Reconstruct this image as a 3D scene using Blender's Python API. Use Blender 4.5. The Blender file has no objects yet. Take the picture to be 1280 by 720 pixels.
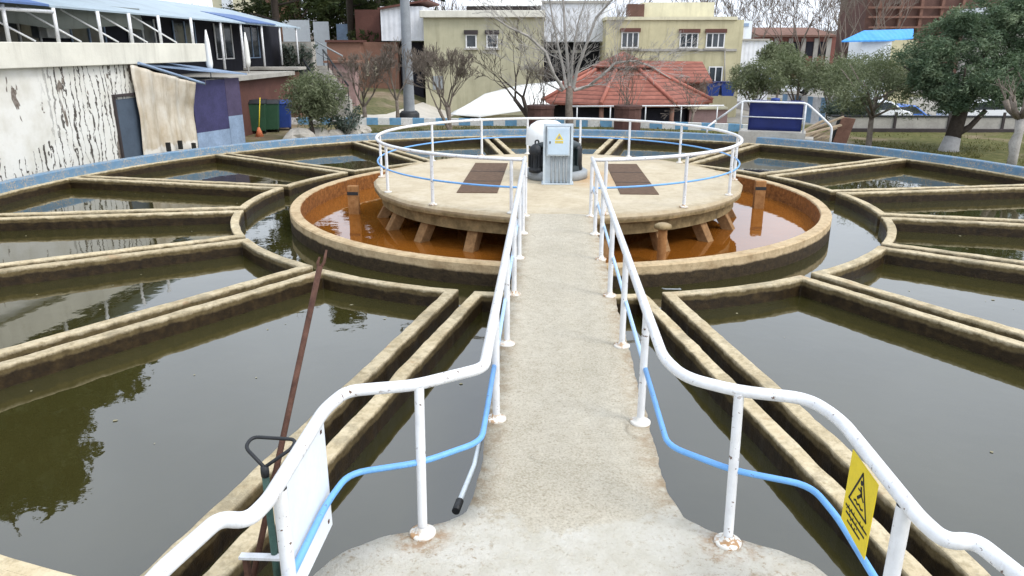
import bpy, math, random
import numpy as np
from mathutils import Vector, Matrix, noise as mnoise
R = math.radians; PI = math.pi
rnd = random.Random(7); nrng = np.random.default_rng(7)
sc = bpy.context.scene
COL = sc.collection

# ------------------------------------------------------------------ camera numbers (metres; origin = tank centre, z=0 walkway)
FPX, PITCH, YAW = 931.6, R(17.92), R(2.74)
CAM = Vector((-0.202, -17.995, 3.0))
def ray(x, y):
    u = (x-640)/FPX; v = (y-360)/FPX
    cp, sp = math.cos(PITCH), math.sin(PITCH)
    yy = cp-v*sp; z = -v*cp-sp
    c, s = math.cos(YAW), math.sin(YAW)
    return Vector((c*u-s*yy, s*u+c*yy, z))
def at(x, y, Y):                     # survey point on the vertical plane Y
    d = ray(x, y); return CAM + d*((Y-CAM.y)/d.y)
def atz(x, y, z):                    # survey point at height z
    d = ray(x, y); return CAM + d*((z-CAM.z)/d.z)

# ------------------------------------------------------------------ mesh builder
class MB:
    def __init__(s): s.v=[]; s.f=[]; s.sm=[]; s.mi=[]
    def face(s, idx, smooth=False, mi=0): s.f.append(tuple(idx)); s.sm.append(smooth); s.mi.append(mi)
    def quad(s, a,b,c,d, mi=0):
        n=len(s.v); s.v += [tuple(a),tuple(b),tuple(c),tuple(d)]; s.face((n,n+1,n+2,n+3),False,mi); return s
    def box(s, x0,x1,y0,y1,z0,z1, M=None, mi=0):
        n=len(s.v)
        P=[(x0,y0,z0),(x1,y0,z0),(x1,y1,z0),(x0,y1,z0),(x0,y0,z1),(x1,y0,z1),(x1,y1,z1),(x0,y1,z1)]
        if M is not None: P=[tuple(M@Vector(p)) for p in P]
        s.v+=P
        for q in ((3,2,1,0),(4,5,6,7),(0,1,5,4),(1,2,6,5),(2,3,7,6),(3,0,4,7)): s.face([n+i for i in q],False,mi)
        return s
    def prism(s, pts, z0, z1, mi=0, M=None, smooth=False, mis=None):
        n=len(s.v); k=len(pts)
        P=[(p[0],p[1],z0) for p in pts]+[(p[0],p[1],z1) for p in pts]
        if M is not None: P=[tuple(M@Vector(p)) for p in P]
        s.v+=P
        s.face([n+k+i for i in range(k)],False,mi); s.face([n+k-1-i for i in range(k)],False,mi)
        for i in range(k):
            j=(i+1)%k; s.face((n+i,n+j,n+k+j,n+k+i),smooth,mis[i] if mis else mi)
        return s
    def tube(s, pts, r, seg=10, caps=True, mi=0, closed=False):
        pts=[Vector(p) for p in pts]; m=len(pts)
        rr = r if isinstance(r,(list,tuple)) else [r]*m
        n0=len(s.v); up=None
        for i,p in enumerate(pts):
            if closed: t=(pts[(i+1)%m]-pts[i-1])
            else: t=pts[min(i+1,m-1)]-pts[max(i-1,0)]
            t=t.normalized() if t.length>1e-9 else Vector((0,0,1))
            if up is None: up=Vector((0,0,1)) if abs(t.z)<.9 else Vector((1,0,0))
            a=(up-t*up.dot(t)).normalized(); b=t.cross(a); up=a
            for k in range(seg):
                q=2*PI*k/seg; s.v.append(tuple(p+(a*math.cos(q)+b*math.sin(q))*rr[i]))
        for i in range(m if closed else m-1):
            i2=(i+1)%m
            for k in range(seg):
                k2=(k+1)%seg; s.face((n0+i*seg+k,n0+i*seg+k2,n0+i2*seg+k2,n0+i2*seg+k),True,mi)
        if caps and not closed:
            s.face([n0+seg-1-k for k in range(seg)],False,mi); s.face([n0+(m-1)*seg+k for k in range(seg)],False,mi)
        return s
    def lathe(s, prof, c=(0,0,0), seg=48, smooth=True, mi=0, a0=0, a1=2*PI, mis=None):
        full = abs(a1-a0-2*PI)<1e-6; n0=len(s.v); m=len(prof); K=seg if full else seg+1
        for k in range(K):
            a=a0+(a1-a0)*k/seg
            for (r,z) in prof: s.v.append((c[0]+r*math.sin(a), c[1]-r*math.cos(a), c[2]+z))
        for k in range(seg):
            k2=(k+1)%K
            for i in range(m-1):
                s.face((n0+k*m+i,n0+k2*m+i,n0+k2*m+i+1,n0+k*m+i+1),smooth,mis[i] if mis else mi)
        return s
    def build(s, name, mats, parent=None, bevel=0, local=False):
        me=bpy.data.meshes.new(name); me.from_pydata(s.v,[],s.f)
        mats = mats if isinstance(mats,(list,tuple)) else [mats]
        for m in mats: me.materials.append(m)
        me.polygons.foreach_set('use_smooth',s.sm); me.polygons.foreach_set('material_index',s.mi)
        o=bpy.data.objects.new(name,me); COL.objects.link(o)
        fin(o,parent,local)
        if bevel:
            b=o.modifiers.new('bevel','BEVEL'); b.width=bevel; b.segments=2; b.limit_method='ANGLE'; b.angle_limit=R(40)
        return o
WM={}                                # object -> world matrix
def wm(o): return WM[o.name]
def fin(o,parent,local):
    if parent is not None:
        if not local: o.data.transform(wm(parent).inverted())
        o.parent=parent; WM[o.name]=wm(parent).copy()
    else: WM[o.name]=Matrix.Identity(4)
def fillet(pts, r, n=5):
    pts=[Vector(p) for p in pts]; out=[pts[0]]
    for i in range(1,len(pts)-1):
        a,b,c=pts[i-1],pts[i],pts[i+1]
        d=min(r,(a-b).length*.45,(c-b).length*.45)
        p=b+(a-b).normalized()*d; q=b+(c-b).normalized()*d
        for k in range(n+1):
            t=k/n; out.append(p*(1-t)**2+b*2*t*(1-t)+q*t*t)
    return out+[pts[-1]]
def tag(o,label,cat,group=None):
    o['label']=label; o['category']=cat
    if group: o['group']=group
    return o
def thing(name,label,cat,loc=(0,0,0),rz=0,group=None):
    o=bpy.data.objects.new(name,None); COL.objects.link(o); o.location=loc; o.rotation_euler=(0,0,rz)
    o.empty_display_size=.2
    WM[o.name]=Matrix.Translation(Vector(loc))@Matrix.Rotation(rz,4,'Z')
    return tag(o,label,cat,group)
def kind(o,k): o['kind']=k; return o
def dup(root,loc,rz,label,group=None):
    r=root.copy(); COL.objects.link(r); r.location=loc; r.rotation_euler=(0,0,rz); r['label']=label
    if group: r['group']=group
    WM[r.name]=Matrix.Translation(Vector(loc))@Matrix.Rotation(rz,4,'Z')
    for ch in list(root.children):
        c=ch.copy(); COL.objects.link(c); c.parent=r
        for g in ch.children:
            d=g.copy(); COL.objects.link(d); d.parent=c
    return r
def n3(x,y,z,s=1.0): return mnoise.noise(Vector((x*s,y*s,z*s)))

# ------------------------------------------------------------------ materials
class NT:
    def __init__(s,name):
        s.m=bpy.data.materials.new(name); s.m.use_nodes=True; s.t=s.m.node_tree; s.n=s.t.nodes
        s.b=s.n['Principled BSDF']; s.pos=s.n.new('ShaderNodeNewGeometry').outputs['Position']
    def link(s,a,b): s.t.links.new(a,b)
    def mapping(s,scale=(1,1,1),src=None,rot=(0,0,0)):
        m=s.n.new('ShaderNodeMapping'); m.inputs['Scale'].default_value=scale; m.inputs['Rotation'].default_value=rot
        s.link(src or s.pos,m.inputs['Vector']); return m.outputs[0]
    def noise(s,scale,detail=4,rough=.55,vec=None,dist=0):
        n=s.n.new('ShaderNodeTexNoise'); n.inputs['Scale'].default_value=scale; n.inputs['Detail'].default_value=detail
        n.inputs['Roughness'].default_value=rough; n.inputs['Distortion'].default_value=dist
        s.link(vec or s.pos,n.inputs['Vector']); return n.outputs['Fac']
    def voro(s,scale,vec=None,out='Distance'):
        n=s.n.new('ShaderNodeTexVoronoi'); n.inputs['Scale'].default_value=scale; s.link(vec or s.pos,n.inputs['Vector']); return n.outputs[out]
    def ramp(s,fac,stops,interp='LINEAR'):
        r=s.n.new('ShaderNodeValToRGB'); e=r.color_ramp.elements; r.color_ramp.interpolation=interp
        while len(e)<len(stops): e.new(.5)
        for el,(p,c) in zip(e,stops):
            el.position=p; el.color=(c,c,c,1) if isinstance(c,(int,float)) else (*c,1)
        s.link(fac,r.inputs[0]); return r.outputs[0]
    def mix(s,fac,a,b,mode='MIX'):
        m=s.n.new('ShaderNodeMix'); m.data_type='RGBA'; m.blend_type=mode
        for sock,val in ((m.inputs[0],fac),(m.inputs[6],a),(m.inputs[7],b)):
            if isinstance(val,(int,float)): sock.default_value=val if sock==m.inputs[0] else (val,val,val,1)
            elif isinstance(val,tuple): sock.default_value=(*val,1)
            else: s.link(val,sock)
        return m.outputs[2]
    def math(s,op,a,b=0,c=None):
        m=s.n.new('ShaderNodeMath'); m.operation=op
        for i,val in enumerate((a,b,c)):
            if val is None: continue
            if isinstance(val,(int,float)): m.inputs[i].default_value=val
            else: s.link(val,m.inputs[i])
        return m.outputs[0]
    def xyz(s,src=None):
        x=s.n.new('ShaderNodeSeparateXYZ'); s.link(src or s.pos,x.inputs[0]); return x.outputs
    def col(s,c):
        if isinstance(c,tuple): s.b.inputs['Base Color'].default_value=(*c,1)
        else: s.link(c,s.b.inputs['Base Color'])
        return s
    def rough(s,v):
        if isinstance(v,(int,float)): s.b.inputs['Roughness'].default_value=v
        else: s.link(v,s.b.inputs['Roughness'])
        return s
    def bump(s,h,strength=.3,dist=.02):
        b=s.n.new('ShaderNodeBump'); b.inputs['Strength'].default_value=strength; b.inputs['Distance'].default_value=dist
        s.link(h,b.inputs['Height']); s.link(b.outputs[0],s.b.inputs['Normal']); return s
    def spec(s,v): s.b.inputs['Specular IOR Level'].default_value=v; return s
    def metal(s,v): s.b.inputs['Metallic'].default_value=v; return s

def plain(name,c,rough=.7,var=.25,scale=3,bump=0,spec=.3,metal=0):
    m=NT(name); f=m.ramp(m.noise(scale,6,.65),[(.3,1-var),(.7,1+var*.6)])
    g=m.ramp(m.noise(scale*9,4,.6),[(.3,1-var*.5),(.7,1+var*.3)])
    m.col(m.mix(1,m.mix(1,c,f,'MULTIPLY'),g,'MULTIPLY')).rough(rough).spec(spec).metal(metal)
    if bump: m.bump(m.noise(scale*12,5),bump,.02)
    return m.m

def wallmat(name,c,dirt=.5):
    m=NT(name); f=m.ramp(m.noise(.7,7,.65),[(.3,.84),(.7,1.08)])
    b_=m.mix(1,c,f,'MULTIPLY')
    st=m.ramp(m.noise(1,6,.75,m.mapping((1.8,1.8,.16))),[(.50,0),(.70,dirt)])
    b_=m.mix(st,b_,(c[0]*.5,c[1]*.48,c[2]*.45))
    b_=m.mix(m.ramp(m.noise(2.2,7,.75),[(.6,0),(.7,dirt*.8)]),b_,(c[0]*.72,c[1]*.69,c[2]*.62))
    m.col(b_).rough(.92).spec(.2).bump(m.noise(14,5,.7),.25,.03); return m.m
def mat_trough():
    m=NT('trough_concrete'); z=m.xyz()[2]
    n1=m.noise(2.2,6,.65); n2=m.noise(14,6,.7); n3_=m.noise(50,3,.6)
    dry=m.ramp(n1,[(.25,(.38,.30,.175)),(.45,(.50,.415,.265)),(.6,(.58,.495,.335)),(.78,(.44,.36,.22))])
    dry=m.mix(m.ramp(n2,[(.46,.0),(.68,.65)]),dry,(.21,.165,.09))
    dry=m.mix(m.ramp(m.noise(3.1,5,.7),[(.6,0),(.74,.6)]),dry,(.40,.235,.125))
    dry=m.mix(m.ramp(m.noise(1.3,6,.72),[(.52,0),(.62,.6)]),dry,(.24,.205,.135))
    dry=m.mix(m.ramp(n3_,[(.55,0),(.75,.25)]),dry,(.68,.62,.50))
    oi=m.n.new('ShaderNodeObjectInfo'); dry=m.mix(1,dry,m.ramp(oi.outputs['Random'],[(0,.86),(1,1.08)]),'MULTIPLY')
    wet=m.ramp(m.noise(7,6,.7),[(.3,(.012,.007,.003)),(.5,(.026,.016,.006)),(.72,(.052,.033,.012))])
    mid=m.ramp(m.noise(9,5,.7),[(.3,(.06,.042,.017)),(.7,(.16,.12,.055))])
    e=m.math('ADD',z,m.math('MULTIPLY',m.math('SUBTRACT',m.noise(5,5,.7),.5),.11))
    a=m.ramp(m.math('ADD',e,1),[(.335,0),(.365,1)])
    b=m.ramp(m.math('ADD',e,1),[(.405,0),(.44,1)])
    m.col(m.mix(b,m.mix(a,wet,mid),dry)).rough(m.ramp(a,[(0,.45),(1,.9)])).spec(.3)
    m.bump(m.math('ADD',n2,m.math('MULTIPLY',n3_,.5)),.45,.02); return m.m
def mat_wellwall(orange):
    m=NT('well_wall_rust' if orange else 'well_wall'); z=m.xyz()[2]
    n2=m.noise(11,6,.7)
    dry=m.ramp(m.noise(3,6,.65),[(.3,(.34,.24,.13)),(.55,(.52,.40,.24)),(.75,(.40,.30,.17))])
    dry=m.mix(m.ramp(n2,[(.5,0),(.7,.6)]),dry,(.22,.16,.08))
    if orange: wet=m.ramp(n2,[(.3,(.10,.035,.008)),(.55,(.26,.10,.022)),(.75,(.40,.19,.06))])
    else: wet=m.ramp(n2,[(.3,(.018,.012,.006)),(.7,(.06,.04,.018))])
    e=m.math('ADD',z,m.math('MULTIPLY',m.math('SUBTRACT',m.noise(4,5,.7),.5),.09))
    b=m.ramp(m.math('ADD',e,1),[(.53,0),(.56,1)] if orange else [(.39,0),(.43,1)])
    m.col(m.mix(b,wet,dry)).rough(.75).spec(.3).bump(n2,.6,.03); return m.m
def mat_walk():
    m=NT('walkway_concrete'); x=m.xyz()
    big=m.noise(1.1,6,.65); med=m.noise(9,6,.7); fine=m.noise(55,5,.75); sp=m.voro(30)
    c=m.ramp(big,[(.3,(.45,.41,.32)),(.5,(.52,.475,.38)),(.72,(.57,.53,.435))])
    c=m.mix(m.ramp(med,[(.42,0),(.66,.4)]),c,(.32,.27,.185))
    c=m.mix(m.ramp(fine,[(.48,0),(.66,.75)]),c,(.64,.59,.48)); c=m.mix(m.ramp(fine,[(.34,.6),(.45,0)]),c,(.24,.205,.15)); c=m.mix(m.ramp(sp,[(.10,.45),(.22,0)]),c,(.66,.62,.52))
    c=m.mix(m.ramp(m.noise(34,3,.6),[(.56,0),(.68,.4)]),c,(.25,.205,.14))
    cr=m.n.new('ShaderNodeTexVoronoi'); cr.feature='DISTANCE_TO_EDGE'; cr.inputs['Scale'].default_value=.75; m.link(m.mix(.2,m.pos,m.n['Noise Texture'].outputs['Color']),cr.inputs['Vector'])
    c=m.mix(m.math('MULTIPLY',m.ramp(cr.outputs['Distance'],[(.002,.5),(.006,0)]),m.ramp(m.noise(1.4,3,.6),[(.58,0),(.66,1)])),c,(.12,.10,.07))
    edge=m.math('MULTIPLY',m.ramp(m.math('ABSOLUTE',x[0]),[(.45,0),(.66,1)]),m.ramp(m.noise(6,5,.7),[(.4,0),(.62,.8)]))
    c=m.mix(edge,c,(.30,.21,.12))
    # rust stained patch round the drive unit
    rr=m.math('ADD',m.math('POWER',m.math('SUBTRACT',x[0],.9),2),m.math('MULTIPLY',m.math('POWER',m.math('ADD',x[1],.2),2),.7))
    c=m.mix(m.math('MULTIPLY',m.ramp(m.math('DIVIDE',rr,2.2),[(.0,.75),(.9,0)]),m.ramp(m.noise(2,5,.7),[(.35,.3),(.6,1)])),c,(.42,.25,.11))
    # worn white paint over the landing
    bx=m.math('MULTIPLY',m.math('ABSOLUTE',m.math('ADD',x[0],.05)),.42)
    e=m.math('ADD',m.math('ADD',x[1],m.math('MULTIPLY',m.math('SUBTRACT',m.noise(3.2,8,.72),.5),.75)),m.math('MULTIPLY',bx,-1))
    pm=m.ramp(m.math('MULTIPLY',m.math('ADD',e,14.7),.5),[(.39,1),(.42,0)])
    chip=m.math('MULTIPLY',m.ramp(m.noise(7,7,.75),[(.56,1),(.64,.1)]),m.ramp(m.noise(24,5,.75),[(.55,1),(.64,.2)]))
    pm=m.math('MULTIPLY',pm,chip); pm=m.math('MULTIPLY',pm,.88)
    pc=m.ramp(m.noise(2.5,5,.7),[(.3,(.50,.47,.385)),(.5,(.60,.575,.50)),(.62,(.65,.63,.565)),(.8,(.53,.475,.365))])
    c=m.mix(pm,c,pc)
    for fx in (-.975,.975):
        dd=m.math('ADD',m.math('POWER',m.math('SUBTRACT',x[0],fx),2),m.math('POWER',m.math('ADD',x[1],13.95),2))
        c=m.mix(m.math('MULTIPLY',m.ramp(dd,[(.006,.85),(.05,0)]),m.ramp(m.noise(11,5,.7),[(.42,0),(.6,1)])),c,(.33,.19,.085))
    m.col(c).rough(.9).spec(.25)
    m.bump(m.math('ADD',m.math('MULTIPLY',fine,.8),m.math('MULTIPLY',med,.9)),.8,.03); return m.m
def mat_platform():
    m=NT('platform_concrete'); x=m.xyz()
    c=m.ramp(m.noise(.9,6,.65),[(.3,(.40,.33,.225)),(.5,(.50,.43,.305)),(.72,(.56,.495,.38))])
    c=m.mix(m.ramp(m.noise(6,6,.7),[(.45,0),(.7,.5)]),c,(.34,.27,.18))
    c=m.mix(m.ramp(m.noise(60,4,.7),[(.45,0),(.75,.4)]),c,(.62,.56,.45))
    rr=m.math('SQRT',m.math('ADD',m.math('POWER',x[0],2),m.math('POWER',x[1],2)))
    e=m.math('ADD',rr,m.math('MULTIPLY',m.math('SUBTRACT',m.noise(3,6,.7),.5),.7))
    c=m.mix(m.ramp(m.math('SUBTRACT',e,3.6),[(.45,0),(.85,.75)]),c,(.30,.22,.12))
    rx=m.math('ADD',m.math('POWER',m.math('SUBTRACT',x[0],.95),2),m.math('MULTIPLY',m.math('POWER',m.math('ADD',x[1],.1),2),.7))
    c=m.mix(m.math('MULTIPLY',m.ramp(m.math('DIVIDE',rx,1.6),[(.0,.7),(.9,0)]),m.ramp(m.noise(2,5,.7),[(.35,.3),(.6,1)])),c,(.44,.25,.10))
    lo=m.ramp(m.math('ADD',m.math('ADD',x[2],1),m.math('MULTIPLY',m.math('SUBTRACT',m.noise(5,5,.7),.5),.08)),[(.88,1),(.95,0)])
    c=m.mix(lo,c,m.ramp(m.noise(5,6,.7),[(.3,(.10,.075,.035)),(.6,(.27,.20,.10)),(.8,(.36,.22,.09))]))
    m.col(c).rough(.9).spec(.2).bump(m.noise(30,6,.7),.5,.02); return m.m
def mat_paint(name,c,rust=.62,chipc=(.10,.045,.02)):
    m=NT(name)
    f=m.ramp(m.noise(5,6,.7),[(.3,.82),(.7,1.06)])
    base=m.mix(1,c,f,'MULTIPLY')
    base=m.mix(m.ramp(m.noise(2.3,5,.7),[(.62,0),(.8,.35)]),base,(c[0]*.8,c[1]*.66,c[2]*.45))
    base=m.mix(m.ramp(m.noise(1,6,.75,m.mapping((14,14,3))),[(.55,0),(.72,.4)]),base,(c[0]*.55,c[1]*.5,c[2]*.42))
    k=m.math('MULTIPLY',m.ramp(m.noise(26,4,.65),[(rust+.02,0),(rust+.045,1)]),m.ramp(m.noise(3.1,3,.6),[(.42,0),(.55,1)]))
    m.col(m.mix(k,base,chipc)).rough(.42).spec(.45).bump(m.noise(40,3),.15,.005); return m.m
def mat_water(name,dark,light,ior,bumpk=.012):
    m=NT(name)
    m.col(m.ramp(m.noise(.22,5,.6),[(.35,dark),(.65,light)])).rough(.015)
    m.b.inputs['IOR'].default_value=ior
    h=m.math('ADD',m.noise(1.3,3,.5),m.math('MULTIPLY',m.noise(7,3,.5),.12))
    m.bump(h,bumpk,.25); return m.m
def mat_leaf(name,a,b,c,scale=1.3):
    m=NT(name)
    f=m.math('ADD',m.math('MULTIPLY',m.noise(scale,3,.6),.6),m.math('MULTIPLY',m.noise(9,2,.6),.4))
    m.col(m.ramp(f,[(.36,a),(.5,b),(.66,c)])).rough(.75).spec(.2)
    t=m.n.new('ShaderNodeBsdfTranslucent'); t.inputs[0].default_value=(b[0]*1.3,b[1]*1.5,b[2],1)
    x=m.n.new('ShaderNodeMixShader'); x.inputs[0].default_value=.18
    m.link(m.b.outputs[0],x.inputs[1]); m.link(t.outputs[0],x.inputs[2]); m.link(x.outputs[0],m.n['Material Output'].inputs[0]); return m.m
def mat_ground():
    m=NT('ground_soil'); x=m.xyz()
    dirt=m.ramp(m.noise(.8,8,.7),[(.3,(.13,.095,.06)),(.5,(.22,.17,.11)),(.75,(.33,.27,.19))])
    grass=m.ramp(m.noise(3,8,.75),[(.3,(.05,.056,.018)),(.5,(.10,.102,.036)),(.72,(.19,.165,.075))])
    k=m.ramp(m.noise(.21,6,.65),[(.38,0),(.52,1)])
    paved=m.ramp(m.noise(1.5,6,.7),[(.3,(.24,.23,.21)),(.7,(.36,.345,.315))])
    far=m.ramp(m.math('DIVIDE',x[1],60),[(.40,0),(.5,1)])
    c=m.mix(k,dirt,grass)
    far=m.math('MULTIPLY',far,m.ramp(m.math('DIVIDE',m.math('ADD',x[0],20),40),[(.40,.12),(.55,1)]))
    c=m.mix(m.math('MULTIPLY',far,m.ramp(m.noise(.09,5,.6),[(.38,0),(.46,.9)])),c,paved)
    hill=m.ramp(m.math('DIVIDE',x[1],200),[(.42,0),(.5,1)])
    c=m.mix(hill,c,m.ramp(m.noise(.15,8,.75),[(.3,(.06,.05,.04)),(.7,(.16,.13,.105))]))
    m.col(c).rough(1).spec(.1).bump(m.noise(6,6,.7),.6,.06); return m.m
def mat_streak():
    m=NT('streaked_whitewash'); x=m.xyz()
    base=m.ramp(m.noise(1.2,6,.65),[(.3,(.60,.58,.51)),(.55,(.72,.71,.66)),(.8,(.66,.64,.57))])
    u=m.math('ADD',x[1],m.math('MULTIPLY',m.math('SUBTRACT',m.noise(1.7,4,.7,m.mapping((1,1,.45))),.5),.75))
    u=m.math('ADD',u,m.math('MULTIPLY',m.math('SUBTRACT',m.noise(9,3,.7),.5),.10))
    line=m.math('PINGPONG',u,.125)
    wid=m.ramp(m.noise(1,5,.8,m.mapping((1,3.4,.8))),[(.38,.0),(.55,.03),(.75,.10)])
    ln=m.math('LESS_THAN',line,wid)
    zz=m.math('ADD',x[2],m.math('MULTIPLY',m.math('SUBTRACT',m.noise(.9,3,.6,m.mapping((0,1,0))),.5),1.2))
    lo=m.math('GREATER_THAN',m.math('ADD',m.math('MULTIPLY',x[1],.22),m.math('MULTIPLY',zz,-1)),.35)
    ramp_y=m.ramp(m.math('DIVIDE',x[1],20),[(.16,0),(.2,1)])
    k=m.math('MULTIPLY',ln,m.math('MAXIMUM',ramp_y,lo))
    k=m.math('MULTIPLY',k,m.ramp(m.math('DIVIDE',x[1],20),[(.375,1),(.4,0)]))
    pat=m.ramp(m.noise(1,3,.6,m.mapping((1,1.6,.75)),.6),[(.635,0),(.645,1)])
    c=m.mix(k,base,(.085,.075,.065)); c=m.mix(pat,c,m.ramp(m.noise(14,4),[(.4,(.13,.105,.085)),(.6,(.23,.2,.17))]))
    m.col(c).rough(.9).spec(.2).bump(m.noise(9,5,.7),.3,.03); return m.m
def mat_tiles(name,a,b,axis='r'):
    m=NT(name); x=m.xyz()
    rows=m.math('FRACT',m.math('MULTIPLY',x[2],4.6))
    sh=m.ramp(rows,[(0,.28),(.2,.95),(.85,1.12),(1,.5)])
    c=m.ramp(m.noise(2.2,6,.75),[(.3,a),(.7,b)])
    cell=m.voro(3.2,m.mapping((1,1,1.4)),'Color'); 
    c=m.mix(.35,c,m.mix(1,c,m.ramp(cell,[(0,.6),(1,1.3)]),'MULTIPLY'))
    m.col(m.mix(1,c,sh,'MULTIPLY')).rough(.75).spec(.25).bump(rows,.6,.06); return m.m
def mat_stripes(name,a,b,axis,period,duty=.5):
    m=NT(name); x=m.xyz(); f=m.math('LESS_THAN',m.math('FRACT',m.math('DIVIDE',x[axis],period)),duty)
    n=m.ramp(m.noise(4,6,.7),[(.3,.75),(.7,1.08)])
    c=m.mix(1,m.mix(f,a,b),n,'MULTIPLY')
    c=m.mix(m.ramp(m.noise(9,6,.7),[(.58,0),(.66,.7)]),c,(.30,.28,.24))
    m.col(c).rough(.8).spec(.25); return m.m
def mat_corr(name,c,axis,period):
    m=NT(name); x=m.xyz(); s=m.math('SINE',m.math('MULTIPLY',x[axis],2*PI/period))
    n=m.ramp(m.noise(.8,6,.7),[(.3,.78),(.7,1.06)])
    m.col(m.mix(1,c,n,'MULTIPLY')).rough(.55).spec(.35).bump(s,.4,.03); return m.m
def mat_rust(name,a,b):
    m=NT(name); m.col(m.ramp(m.noise(9,7,.75),[(.3,a),(.7,b)])).rough(.85).spec(.25).bump(m.noise(40,4,.7),.4,.01); return m.m
def mat_glass(name,c=(.03,.035,.04)):
    m=NT(name); m.col(m.ramp(m.noise(1.1,2),[(.35,c),(.65,tuple(v*2.2 for v in c))])).rough(.08); return m.m
def mat_tarp():
    m=NT('weathered_tarp'); z=m.xyz()[2]
    c=m.ramp(m.noise(1.1,6,.65),[(.3,(.46,.38,.27)),(.55,(.62,.56,.46)),(.75,(.72,.69,.62))])
    c=m.mix(m.ramp(m.noise(1,6,.75,m.mapping((6,6,.5))),[(.5,0),(.68,.6)]),c,(.34,.27,.18))
    k=m.ramp(m.math('ADD',m.math('ADD',z,1),m.math('MULTIPLY',m.noise(2,5,.6),.8)),[(.9,1),(1.9,0)])
    c=m.mix(m.math('MULTIPLY',k,.7),c,(.76,.74,.70)); m.col(c).rough(.8).spec(.25).bump(m.noise(12,5,.6),.25,.03); return m.m
def mat_stone():
    m=NT('render_wall'); return m.m

M={}
M['trough']=mat_trough(); M['well_out']=mat_wellwall(False); M['well_in']=mat_wellwall(True)
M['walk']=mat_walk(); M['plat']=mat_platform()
M['white']=mat_paint('white_rail_paint',(.75,.76,.77),.61); M['blue']=mat_paint('blue_rail_paint',(.16,.40,.78),.64)
M['paleblue']=mat_paint('pale_blue_rail_paint',(.42,.60,.82),.62)
M['rimblue']=mat_paint('rim_blue_paint',(.14,.255,.38),.5,(.36,.33,.28))
M['water']=mat_water('basin_water',(.027,.025,.007),(.038,.034,.010),2.0,.016)
M['orange']=mat_water('rusty_water',(.17,.056,.007),(.25,.088,.013),1.7,.02)
M['flange']=mat_paint('flange_paint',(.72,.70,.64),.46,(.38,.22,.10))
M['rust']=mat_rust('rusty_steel',(.045,.022,.016),(.13,.065,.045)); M['hatch']=mat_rust('hatch_steel',(.075,.045,.028),(.15,.095,.06))
M['grey']=plain('grey_metal',(.30,.32,.33),.55,.2,5); M['pole']=plain('galvanised_pole',(.27,.29,.31),.5,.18,2)
M['dark']=plain('dark_metal',(.025,.027,.03),.5,.3,6); M['motor']=plain('motor_black_green',(.018,.028,.030),.45,.3,7)
M['green_stem']=plain('green_stem_paint',(.06,.12,.10),.6,.35,12)
M['cab']=mat_paint('cabinet_paint',(.55,.62,.67),.66,(.25,.2,.15)); M['cabdoor']=plain('cabinet_door_paint',(.50,.61,.71),.4,.08,3)
M['dome']=plain('white_cover',(.82,.83,.82),.4,.06,3)
M['yellow']=plain('sign_yellow',(.78,.60,.03),.5,.1,8); M['black']=plain('sign_black',(.02,.02,.02),.6,.1,8)
M['panel']=plain('white_panel',(.74,.78,.82),.5,.08,3)
M['ground']=mat_ground(); M['streak']=mat_streak()
M['parapet']=wallmat('cream_render',(.70,.68,.59),.35); M['cream']=wallmat('cream_wall',(.47,.445,.31))
M['yellowwall']=wallmat('yellow_wall',(.55,.50,.32)); M['palewall']=wallmat('pale_wall',(.66,.62,.45),.4)
M['brown']=plain('red_brown_panel',(.13,.058,.045),.75,.2,1.2); M['brown2']=plain('terracotta_panel',(.25,.135,.095),.8,.2,1.2)
M['pink']=plain('pinkish_wall',(.34,.23,.215),.9,.2,1.1); M['brick']=plain('old_brick',(.21,.115,.085),.9,.3,2.5,.4)
M['dbrick']=plain('dark_brick',(.105,.055,.045),.95,.35,3,.5); M['whitewall']=mat_corr('white_cladding',(.78,.80,.84),0,.4); M['concrete']=plain('plain_concrete',(.40,.38,.34),.9,.22,1.4,.2)
M['canopy']=mat_corr('canopy_sheet',(.36,.44,.49),1,.5); M['valance']=wallmat('grey_awning_cloth',(.20,.22,.21),.5); M['bluesheet']=mat_corr('blue_sheet',(.10,.17,.36),1,.45)
M['navy']=plain('navy_panel',(.055,.052,.13),.6,.3,1.5); M['purple']=plain('purple_grey_panel',(.085,.068,.125),.6,.25,1.5)
M['ltblue']=plain('light_blue_panel',(.27,.36,.50),.6,.25,1.5); M['slate']=plain('slate_door',(.075,.10,.135),.55,.2,2)
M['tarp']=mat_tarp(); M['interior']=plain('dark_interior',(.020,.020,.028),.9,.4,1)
M['glass']=mat_glass('window_glass'); M['frame']=plain('white_frame',(.75,.75,.74),.5,.08,3)
M['dframe']=plain('dark_frame',(.05,.04,.04),.6,.2,3)
M['tile']=mat_tiles('red_roof_tiles',(.19,.065,.045),(.31,.12,.085)); M['ridge']=plain('ridge_tile',(.38,.14,.10),.75,.2,3)
M['kerb']=mat_stripes('blue_white_kerb',(.74,.74,.72),(.17,.36,.55),0,1.25)
M['stripefence']=mat_stripes('blue_white_panels',(.76,.78,.80),(.25,.42,.62),0,.42,.4)
M['bluetarp']=plain('blue_panel_sheet',(.012,.022,.12),.45,.2,2); M['kiosk']=mat_corr('bright_blue_roof',(.06,.32,.78),0,.5)
M['bingreen']=plain('bin_green',(.03,.085,.045),.5,.2,3); M['binblue']=plain('bin_blue',(.02,.05,.22),.5,.2,3)
M['tent']=plain('white_canvas',(.80,.80,.76),.7,.06,1)
M['bark']=mat_rust('grey_bark',(.10,.08,.063),(.25,.21,.175)); M['palebark']=mat_rust('pale_bark',(.26,.24,.22),(.46,.435,.40))
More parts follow.
